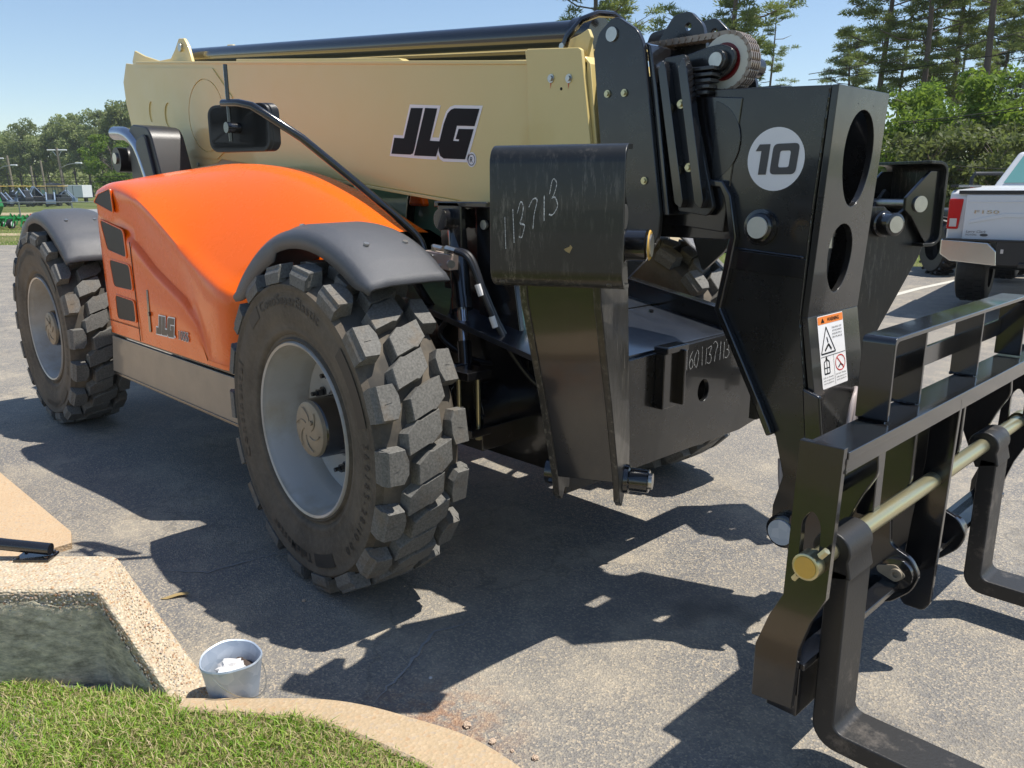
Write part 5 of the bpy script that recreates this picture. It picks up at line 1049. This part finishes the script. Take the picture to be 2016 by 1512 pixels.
# ---------------------------------------------------------------- vegetation
def mesh_from(name, V, F, mat):
    me = bpy.data.meshes.new(name); k = F.shape[1]; me.vertices.add(len(V)); me.vertices.foreach_set('co', V.reshape(-1)); me.loops.add(F.size); me.loops.foreach_set('vertex_index', F.reshape(-1).astype(np.int32))
    me.polygons.add(len(F)); me.polygons.foreach_set('loop_start', np.arange(0, F.size, k, dtype=np.int32)); me.polygons.foreach_set('loop_total', np.full(len(F), k, np.int32)); me.update(calc_edges=True); me.materials.append(mat); return me
def leaves(cent, rad, n, size, rs, thin=.45, flat_=.7):
    """n leaf quads in each clump; cent (m,3), rad (m,)"""
    m = len(cent); idx = np.repeat(np.arange(m), n); d = rs.normal(size=(m*n, 3)); d /= np.linalg.norm(d, axis=1)[:, None]; r = rs.uniform(.25, 1, m*n)**.6
    p = cent[idx]+d*(r*rad[idx])[:, None]*np.array([1, 1, flat_]); a = rs.normal(size=(m*n, 3)); a /= np.linalg.norm(a, axis=1)[:, None]; b = np.cross(a, rs.normal(size=(m*n, 3))); b /= np.linalg.norm(b, axis=1)[:, None]
    s = size*rs.uniform(.6, 1.3, m*n)[:, None]; V = np.stack([p-a*s, p-b*s*thin, p+a*s, p+b*s*thin], 1).reshape(-1, 3); return V, np.arange(len(V)).reshape(-1, 4)
def needles(cent, rad, n, size, rs):
    m = len(cent); idx = np.repeat(np.arange(m), n); d = rs.normal(size=(m*n, 3)); d[:, 2] = np.abs(d[:, 2])*.9-.15; d /= np.linalg.norm(d, axis=1)[:, None]
    p = cent[idx]+d*(rs.uniform(.1, .95, m*n)*rad[idx])[:, None]*np.array([1, 1, .55]); e = d+rs.normal(size=d.shape)*.5; e /= np.linalg.norm(e, axis=1)[:, None]; q = np.cross(e, rs.normal(size=d.shape)); q /= np.linalg.norm(q, axis=1)[:, None]
    s = size*rs.uniform(.6, 1.3, m*n)[:, None]; V = np.stack([p-q*s*.16, p+q*s*.16, p+e*s], 1).reshape(-1, 3); return V, np.arange(len(V)).reshape(-1, 3)
def pine_proto(seed, h=17., bare=.45, spread=2.6, ncl=95, dead=False):
    rs = np.random.RandomState(seed); mb = MB(); lean = rs.uniform(-.02, .02, 2)
    def tp(z): return Vector((lean[0]*z+.12*math.sin(z*.5+seed), lean[1]*z+.10*math.cos(z*.4), z))
    zs = np.linspace(0, h, 14); mb.tube([tp(z) for z in zs], [.15*max(0, 1-z/h)**.8+.03 for z in zs], 8); cent, rad = [], []
    nb = int(30 if not dead else 18)
    for i in range(nb):
        f_ = bare+(1-bare)*(i+rs.uniform(-.4, .4))/nb; z = h*min(max(f_, .3), .99); az = i*2.4+rs.uniform(-.5, .5); L_ = spread*(1-max(0,(f_-bare)/(1-bare))**1.6*.72)*rs.uniform(.45, 1.15); b0 = tp(z); tip = b0+Vector((math.cos(az)*L_, math.sin(az)*L_, L_*rs.uniform(.05, .5))); mid_ = b0.lerp(tip, .5)+Vector((0, 0, -.08*L_)); mb.tube([b0, mid_, tip], [.05*(1-f_*.5), .035, .012], 5)
        if dead and rs.rand() < .45: continue
        for k in range(max(1, ncl//nb)):
            t = rs.uniform(.35, 1.08); c = b0.lerp(tip, t)+Vector(rs.normal(size=3)*.28); cent.append(c); rad.append(rs.uniform(.30, .60))
            if rs.rand() < .5: mb.tube([b0.lerp(tip, t*.8), c], [.018, .008], 4)
    V, F = needles(np.array(cent), np.array(rad), 150, .17, rs)
    me = bpy.data.meshes.new('trunk'); me.from_pydata(mb.v, [], mb.f); me.materials.append(barkm); smooth(me, 60); return me, mesh_from('crown', V, F, pinem)
def oak_proto(seed, h=22., rx=6., ncl=46, n=90, size=.36, mat=leafm, trunkf=.42, rbase=.35):
    rs = np.random.RandomState(seed); mb = MB(); zs = np.linspace(0, h*.8, 8); wob = lambda z: Vector((.25*math.sin(z*.3+seed), .25*math.cos(z*.27+seed), z)); mb.tube([wob(z) for z in zs], [rbase*(1-z/h) for z in zs], 8); cent, rad = [], []
    for i in range(ncl):
        f_ = rs.uniform(trunkf, 1); ring = rx*math.sqrt(max(.05, 1-((f_-.62)/.48)**2))*rs.uniform(.25, 1.0); az = rs.uniform(0, 6.28); c = Vector((ring*math.cos(az), ring*math.sin(az), h*f_*rs.uniform(.92, 1.0))); cent.append(c); rad.append(rs.uniform(.16, .30)*rx)
        if i % 3 == 0: b0 = wob(h*max(.25, f_-.25)); mb.tube([b0, b0.lerp(c, .5)+Vector((0, 0, .4)), c], [rbase*.35, rbase*.22, .04], 5)
    V, F = leaves(np.array(cent), np.array(rad), n, size, rs)
    me = bpy.data.meshes.new('trunk'); me.from_pydata(mb.v, [], mb.f); me.materials.append(barkm); smooth(me, 60); return me, mesh_from('crown', V, F, mat)
def plant(name, proto, l, d, s=1., rz=0., label='', cat='tree', group=None, z=-.03):
    e = empty(name, site(l, d, z), rz); e.scale = (s, s, s); tag(e, label, cat, group)
    for nm, me in zip(('trunk', 'crown'), proto): o = bpy.data.objects.new(nm, me); COL.objects.link(o); o.parent = e
    return e
pines = [pine_proto(1, 17, .28, 3.7, 260), pine_proto(2, 18, .40, 3.1, 190), pine_proto(3, 20, .45, 2.2, 110), pine_proto(4, 17, .45, 2.8, 90, True), pine_proto(5, 13, .35, 3.0, 240)]
PX = lambda x, d: (x-1008)/1594*d
plist = [  # x px, depth, proto, scale, rotation, label
 (1700, 44, 1, 1.02, .3, 'dark pine with a forked open crown right of the boom nose'),
 (1775, 40, 0, .98, 1.9, 'broad full pine, the densest crown above the far stabiliser'),
 (1830, 43, 0, .94, 4.4, 'full green pine directly right of the densest one'),
 (1888, 38, 2, 1.05, 2.2, 'tall slender pine with a long bare trunk above the tractor roll bar'),
 (1985, 36, 3, .92, .9, 'half dead leaning pine with bare crooked limbs at the right edge'),
 (2080, 44, 1, 1.0, 2.6, 'pine standing at the far right edge'),
 (1415, 46, 4, 1.28, 3.0, 'open crowned pine behind the chain sheave'),
 (1490, 62, 3, .80, 5.2, 'distant bare stemmed pine just right of the chain sheave'),
 (1640, 66, 4, 1.0, .5, 'smaller distant pine just right of the nose top'),
 (1920, 62, 4, 1.12, 3.3, 'hazy rounded pine behind the slender bare trunk'),
 (2005, 60, 0, .85, 1.1, 'dark pine filling the gap behind the half dead one'),
 (1165, 52, 4, 1.40, 2.0, 'distant pine whose crown tip shows above the boom collar'),
 (1735, 55, 2, .80, 4.1, 'mid distance pine behind the densest crown'),
 (1850, 60, 1, .86, 5.5, 'far pine low behind the full green one')]
for i, (x, d, k, s, rz, lb) in enumerate(plist): plant('pine_tree', pines[k], PX(x, d), d, s, rz, lb, 'pine tree', 'pines beyond the lot')
bushes = [oak_proto(11, 5.6, 2.1, 40, 130, .12, brightm, .08, .07), oak_proto(12, 4.0, 2.2, 40, 120, .12, underm, .05, .07)]
bl = [(1770, 30, 0, .9, 'bright green shrub just right of the boom nose'), (1835, 33, 0, 1.0, 'tall bright green sapling behind the far foot pad'), (1905, 31, 0, 1.02, 'sunlit yellow green tree above the tractor roll bar'), (1975, 30, 0, 1.0, 'bright green tree behind the pickup cab'), (2060, 31, 0, 1.0, 'bright green tree at the right edge'),
      (1800, 28, 1, .85, 'dark green shrub low behind the far foot pad'), (1870, 29, 1, .95, 'dark shrub between tractor roll bar and foot pad'), (1945, 27, 1, .85, 'dark bush low behind the pickup bed'), (1740, 33, 1, .95, 'dark bush touching the boom nose edge'), (1690, 36, 1, 1.0, 'dark bush behind the boom nose'), (2020, 35, 1, 1.1, 'dark tall bush behind the pickup cab roof'),
      (1470, 40, 0, .9, 'green shrub behind the boom nose left side'), (1560, 40, 1, .9, 'dark shrub behind the boom nose middle')]
for i, (x, d, k, s, lb) in enumerate(bl): plant('broadleaf_shrub', bushes[k], PX(x, d), d, s, i*1.3, lb, 'shrub', 'undergrowth beyond the lot')
# left tree line
oaks = [oak_proto(21, 23, 8, 60, 120, .42), oak_proto(22, 25, 9, 60, 120, .44, leafm, .38), oak_proto(23, 21, 8, 56, 120, .42), oak_proto(24, 24, 7.5, 54, 120, .42, leafm, .5)]
rs = np.random.RandomState(77)
descr = ['at the far left edge', 'second from the left edge', 'above the left light pole', 'behind the left poles', 'behind the parked carts', 'between the two street lamps', 'left of the tall T pole', 'directly behind the T pole', 'right of the T pole', 'above the box trailer', 'behind the exhaust pipe', 'tallest, next to the boom tail', 'behind the boom tail', 'hidden partly by the cowl']
for i in range(14):
    x = -30+i*26; d = 190+((i*37) % 40)-15; s = .60+.014*i+rs.uniform(-.03, .03); plant('shade_tree', oaks[i % 4], PX(x, d), d, s, i*1.7, f'distant grey green broadleaf tree {descr[i]}', 'tree', 'far tree line on the left')
for i in range(6):
    x = 330+i*150; d = 230; plant('shade_tree', oaks[(i+1) % 4], PX(x, d), d, .9, i*2.1, f'distant broadleaf tree mostly hidden behind the {["cream boom", "mirror arm", "boom lettering", "boom collar", "near foot pad", "boom nose"][i]}', 'tree', 'far tree line behind the machine')
plant('bright_tree', oak_proto(31, 9, 4.2, 40, 120, .25, brightm, .1, .2), PX(245, 120), 120, 1., 1, 'light green rounded tree behind the pivot pin', 'tree')
# undergrowth mass along the far line
rs = np.random.RandomState(5); cent = np.array([[*site(PX(x, d), d)[:2], rs.uniform(.5, 9)] for x, d in zip(rs.uniform(-80, 2100, 1000), rs.uniform(205, 240, 1000))]); V, F = leaves(cent, np.full(len(cent), 4.2), 60, .7, rs)
o = bpy.data.objects.new('far_woodland', mesh_from('far_woodland', V, F, leafm)); COL.objects.link(o); tag(o, 'dark understorey of the far wood', 'woodland', kind='stuff')

# ---------------------------------------------------------------- left field: fence, poles, machines
fn = empty('chain_link_fence', site(-24, 36)); tag(fn, 'galvanised chain link fence across the field on the left', 'fence')
f0, f1, fd = -26.0, -8.0, 36.0
mb = MB(); mb.tube([site(f0, fd, 1.08), site(f1, fd, 1.08)], .022, 6); local(mb, fn).build('top_rail', fencem, fn)
for k in range(8): mb = MB(); l_ = f0+2.3*k; mb.tube([site(l_, fd+.03, -.03), site(l_, fd+.03, 1.12)], .028, 6); local(mb, fn).build('post', fencem, fn)
mb = MB(); sp_ = .07; nl = int((f1-f0)/sp_)
for k in range(nl):
    for sg in (1, -1):
        a = f0+k*sp_; b = a+sg*1.05
        p, q = site(a, fd, 0.02), site(b, fd, 1.07); dv = rt*.0025; mb.add([p-dv, p+dv, q+dv, q-dv], [(0, 1, 2, 3)])
o = local(mb, fn).build('mesh_wire', fencem, fn, sm=0); o['kind'] = 'stuff'
def pole(x, d, h, lamp, label, cross=False, lean=0, wires=True):
    e = empty('utility_pole', site(PX(x, d), d, -.03)); tag(e, label, 'pole', 'poles on the left field')
    l = PX(x, d); mb = MB(); ftub(mb, [(l, d, -.03), (l+lean, d, h)], .14, 8); local(mb, e).build('shaft', woodp, e)
    if cross: mb = MB(); ftub(mb, [(l+lean-1.1, d, h-.2), (l+lean+1.1, d, h-.2)], .09, 6); ftub(mb, [(l+lean-.5, d, h-.3), (l+lean, d, h-1.0), (l+lean+.5, d, h-.3)], .04, 5); local(mb, e).build('crossarm', whitep, e)
    if lamp: mb = MB(); ftub(mb, [(l+lean*.8, d, h*lamp-.5), (l+lean*.8+1.0, d, h*lamp-.05), (l+lean*.8+2.0, d, h*lamp+.08)], .05, 6); local(mb, e).build('lamp_arm', fencem, e); mb = MB(); mb.box(site(l+lean*.8+2.2, d, h*lamp+.08), (.7, .35, .18), Matrix.Rotation(SITE_ROT, 3, 'Z')); local(mb, e).build('lamp_head', whitep, e, .05)
pole(153, 95, 6.1, .72, 'wooden utility pole with crossarm and street lamp in front of the trees', True, -.3)
pole(30, 100, 5.4, .80, 'utility pole with street lamp left of the crossarm pole', True, -.2)
pole(56, 110, 5.9, 0, 'plain wooden pole between the two lamp poles', False, -.3); pole(117, 120, 5.6, 0, 'plain leaning pole just left of the crossarm pole', False, -.25); pole(95, 125, 5.0, 0, 'thin plain pole third from the left', False, -.1)
wg = MB(); 
def sag(a, b, s_, r): 
    P = [Vector(a).lerp(Vector(b), t/12) for t in range(13)]; wg.tube([p-Vector((0, 0, s_*4*(t/12)*(1-t/12))) for t, p in enumerate(P)], r, 4, False)
for dz in (0, -.5): sag(site(PX(-80, 110), 110, 3.9+dz), site(PX(330, 80), 80, 2.9+dz), .4, .03)
tag(local(wg, fn).build('power_line', wirem), 'thin overhead wires sagging across the left field', 'power line'); bpy.data.objects['power_line'].location = fn.location
wires = [((1560, 165, 27), (2100, 60, 27)), ((1560, 175, 27), (2100, 100, 27)), ((1735, 248, 24), (2100, 195, 24)), ((1735, 251, 24), (2100, 201, 24)), ((1850, 325, 22), (2100, 318, 22))]
lbs = ['topmost thin overhead wire behind the right pines', 'second overhead wire behind the right pines', 'upper of the close pair of thick cables crossing the right pines', 'lower of the close pair of thick cables crossing the right pines', 'lowest overhead wire above the tractor roll bar']
for (a, b), lb in zip(wires, lbs):
    wg = MB(); hgt = lambda y, d: CH+(362-y)/1594*d*1.03
    sag(site(PX(a[0], a[2]), a[2], hgt(a[1], a[2])), site(PX(b[0], b[2]), b[2], hgt(b[1], b[2])), .12, .011); o = wg.build('overhead_wire', wirem); tag(o, lb, 'wire', 'overhead wires on the right')
# utility carts
def cart_proto():
    t = empty('utility_cart'); mb = MB()
    mb.box((0, 0, .62), (2.4, 1.3, .45)); mb.prism([(-.3, .8), (-.3, 1.1), (.3, 1.15), (1.2, .95), (1.2, .7)], XZ(-.6), (0, 1.2, 0)); mb.build('body', darkp, t, .05)
    mb = MB(); mb.box((0, 0, 1.95), (1.7, 1.35, .07)); mb.build('canopy', yellowp, t, .02)
    mb = MB()
    for a in (-.8, .7):
        for b in (-.6, .6): mb.cyl((a, b, .8), (a*.9, b, 1.92), .03, 6)
    mb.build('canopy_post', darkp, t)
    for a in (-.8, .85):
        for b in (-.62, .62): MB().cyl((a, b-.12, .32), (a, b+.12, .32), .32, 16).build('wheel', rubl, t)
    return t
ct = cart_proto(); cl = [(18, 84, 'leftmost'), (46, 88, 'second from the left'), (64, 82, 'third, with the longest canopy in view'), (112, 86, 'just left of the tall T pole'), (88, 92, 'dark one in the middle of the row'), (138, 84, 'beside the box trailer')]
for i, (x, d, nm) in enumerate(cl):
    if i == 0: c = ct
    else:
        c = ct.copy(); COL.objects.link(c)
        for ch in ct.children: q = ch.copy(); COL.objects.link(q); q.parent = c
    c.location = site(PX(x, d), d, -.03); c.rotation_euler = (0, 0, SITE_ROT+.3*i); tag(c, f'small dark utility cart with yellow canopy, {nm}', 'cart', 'utility carts in a row')
# parked loaders and attachments with raised arms in the far row
pm0 = None
for i, (x, d, nm) in enumerate([(30, 80, 'between the two leftmost carts'), (55, 94, 'behind the third cart'), (76, 80, 'with a raised blue arm near the middle'), (98, 84, 'left of the T pole foot'), (124, 80, 'right under the crossarm pole'), (150, 88, 'next to the box trailer'), (8, 90, 'at the very left edge')]):
    e = empty('parked_loader', site(PX(x, d), d, -.03), SITE_ROT+1.3*i); e.scale = (.6+.06*(i % 3), .7, .7+.1*((i*5) % 4)); tag(e, f'small grey blue loader in the far row, {nm}', 'loader', 'parked loaders in the far row')
    if pm0 is None:
        mb = MB(); mb.box((0, 0, .6), (1.8, 1.1, .7)); mb.prism([(-.7, .9), (-.5, 1.7), (.2, 1.75), (.4, .9)], XZ(-.4), (0, .8, 0)); a1 = mb.build('body', darkp, e, .05)
        mb = MB(); mb.tube([(-.8, -.5, 1.0), (.4, -.5, 1.9), (1.3, -.5, .9)], .09, 6); mb.tube([(-.8, .5, 1.0), (.4, .5, 1.9), (1.3, .5, .9)], .09, 6); mb.box((1.4, 0, .7), (.5, 1.2, .5)); mb.build('loader_arm', bluep, e)
        for a in (-.6, .6): MB().cyl((a, -.65, .35), (a, -.4, .35), .35, 14).build('wheel', rubl, e)
        pm0 = e
    else:
        for ch in pm0.children: q = ch.copy(); COL.objects.link(q); q.parent = e
# box trailer
bt = empty('box_trailer', site(PX(178, 105), 105)); tag(bt, 'white box trailer standing under the far trees', 'trailer'); Mz = Matrix.Rotation(SITE_ROT, 3, 'Z')
mb = MB(); mb.box(Mz @ Vector((0, 0, 1.35)), (2.4, 2.4, 1.5), Mz); mb.build('box', whitep, bt, .03); mb = MB(); mb.box(Mz @ Vector((-.0, -1.205, 1.35)), (.05, .02, 1.4), Mz); mb.box(Mz @ Vector((0, 0, .55)), (2.4, 2.2, .12), Mz); mb.build('frame', darkp, bt)
for a in (-.9, .9): MB().cyl(Mz @ Vector((a-.1, 0, .33)), Mz @ Vector((a+.1, 0, .33)), .33, 16).build('wheel', rubl, bt)
# far house
hs = empty('far_house', site(PX(132, 185), 185)); hs.scale = (.7, .7, .7); tag(hs, 'pale yellow house glimpsed between far tree trunks', 'house')
mb = MB(); mb.box(Mz @ Vector((0, 0, 1.4)), (7, 5, 2.8), Mz); mb.build('wall', housem, hs); mb = MB(); mb.prism([(-3.9, 2.75), (0, 4.3), (3.9, 2.75)], lambda u, v: tuple(Mz @ Vector((u, -2.8, v))), tuple(Mz @ Vector((0, 5.6, 0)))); mb.build('roof', roofm, hs)
for a in (-2, 1.5): mb = MB(); mb.box(Mz @ Vector((a, -2.52, 1.5)), (1.0, .05, 1.1), Mz); mb.build('window', glass, hs)
# culvert pipe, tank, implements behind the fence
mb = MB(); c0 = site(PX(133, 37.5), 37.5, .42); ax = (rt*.96+FH*.3).normalized(); mb.lathe(c0, ax, [(0, .27), (0, .30), (.02, .31), (.85, .31), (.87, .325), (.92, .325), (.94, .31), (2.6, .31), (2.6, .27), (0, .27)], 32); tag(mb.build('culvert_pipe', culvm), 'large grey pipe lying behind the chain link fence', 'pipe')
mb = MB(); mb.box((0, 0, .18), (.62, .5, .36), Mz); o = mb.build('white_tank', whitep, None, .06); o.location = site(PX(121, 36.6), 36.6); tag(o, 'small white plastic tank beside the grey pipe', 'tank')
def implement(x, d, label, mat, seed, wheels=3, L_=2.2):
    rd = random.Random(seed); e = empty('field_implement', site(PX(x, d), d), SITE_ROT); tag(e, label, 'farm implement', 'implements by the fence')
    mb = MB(); mb.tube([(-L_/2, 0, .42), (L_/2, 0, .42)], .05, 8)
    for k in range(7):
        a = -L_/2+L_*k/6; mb.tube([(a, 0, .42), (a+.1, -.3, .50+rd.uniform(-.1, .12)), (a+.05, -.5, .1)], .03, 6); mb.box((a, -.1, .34), (.12, .4, .06), Matrix.Rotation(rd.uniform(-.4, .4), 3, 'Y'))
    mb.build('frame', mat, e)
    for k in range(wheels):
        a = -L_/2+L_*(k+.5)/wheels; w_ = MB(); w_.lathe((a, -.45, .22), (1, 0, 0), [(-.06, .12), (-.07, .20), (.07, .20), (.06, .12)], 18); ww = w_.build('wheel', rubl, e); MB().cyl((a-.05, -.45, .22), (a+.05, -.45, .22), .115, 16).build('rim', whitep, ww)
implement(20, 35.0, 'green folding implement with small wheels left of the fender', greenp, 1); implement(62, 36.8, 'green implement frame behind the fence near the rear fender', greenp, 2, 2); implement(90, 37.3, 'red implement with upright arms behind the fence', redp, 3, 1, .8); implement(-20, 35.4, 'green and orange implement at the left edge', greenp, 4, 3)
cmb = empty('green_harvester', site(PX(-22, 36), 36), SITE_ROT); tag(cmb, 'tall green harvester cut by the left edge of the picture', 'harvester')
mb = MB(); mb.prism([(-1.4, .5), (-1.4, 2.1), (.35, 2.1), (.55, 1.6), (.75, .9), (.55, .5)], XZ(-.6), (0, 1.4, 0)); mb.box((-.3, 0, 2.3), (1.9, 1.6, .09)); mb.build('body', greenp, cmb, .04)
mb = MB()
for k in range(4): mb.box((.42+.05*(3-k), -.66, 1.1+.22*k), (.35, .12, .04))
mb.box((.45, -.68, .95), (.5, .1, .10)); mb.build('ladder', yellowp, cmb)
for a in (-1.0, .4): MB().cyl((a, -.9, .45), (a, -.55, .45), .45, 20).build('wheel', rubl, cmb)

# every loose piece of a part becomes an object of its own
SKIP = ('label_print', 'sidewall_lettering', 'tread_lug', 'wheel_nut', 'mesh_wire', 'crown', 'trunk', 'pebble_facing')
seen = {}
for o in list(COL.objects):
    if o.type == 'MESH' and o.parent and 'kind' not in o and len(o.data.vertices) < 9000 and o.data.users == 1 and o.name.split('.')[0] not in SKIP and o.parent.name.split('.')[0] != 'utility_cart' and not o.children:
        split_object(o)

# haze
xs_ = [S2(-260, -40), S2(420, 330)]
mb = MB(); mb.box(tuple(site(40, 150, 24)), (760, 420, 56), Matrix.Rotation(SITE_ROT, 3, 'Z')); hz = mb.build('haze', [], sm=0)
hm = bpy.data.materials.new('haze_air'); hm.use_nodes = True; hn = hm.node_tree; hn.nodes.remove(hn.nodes['Principled BSDF']); pv = hn.nodes.new('ShaderNodeVolumePrincipled'); pv.inputs['Density'].default_value = .0003; pv.inputs['Color'].default_value = (.85, .9, 1, 1); pv.inputs['Anisotropy'].default_value = .3
hn.links.new(pv.outputs[0], hn.nodes['Material Output'].inputs['Volume']); hz.data.materials.append(hm); tag(hz, 'thin bluish summer haze', kind='stuff')
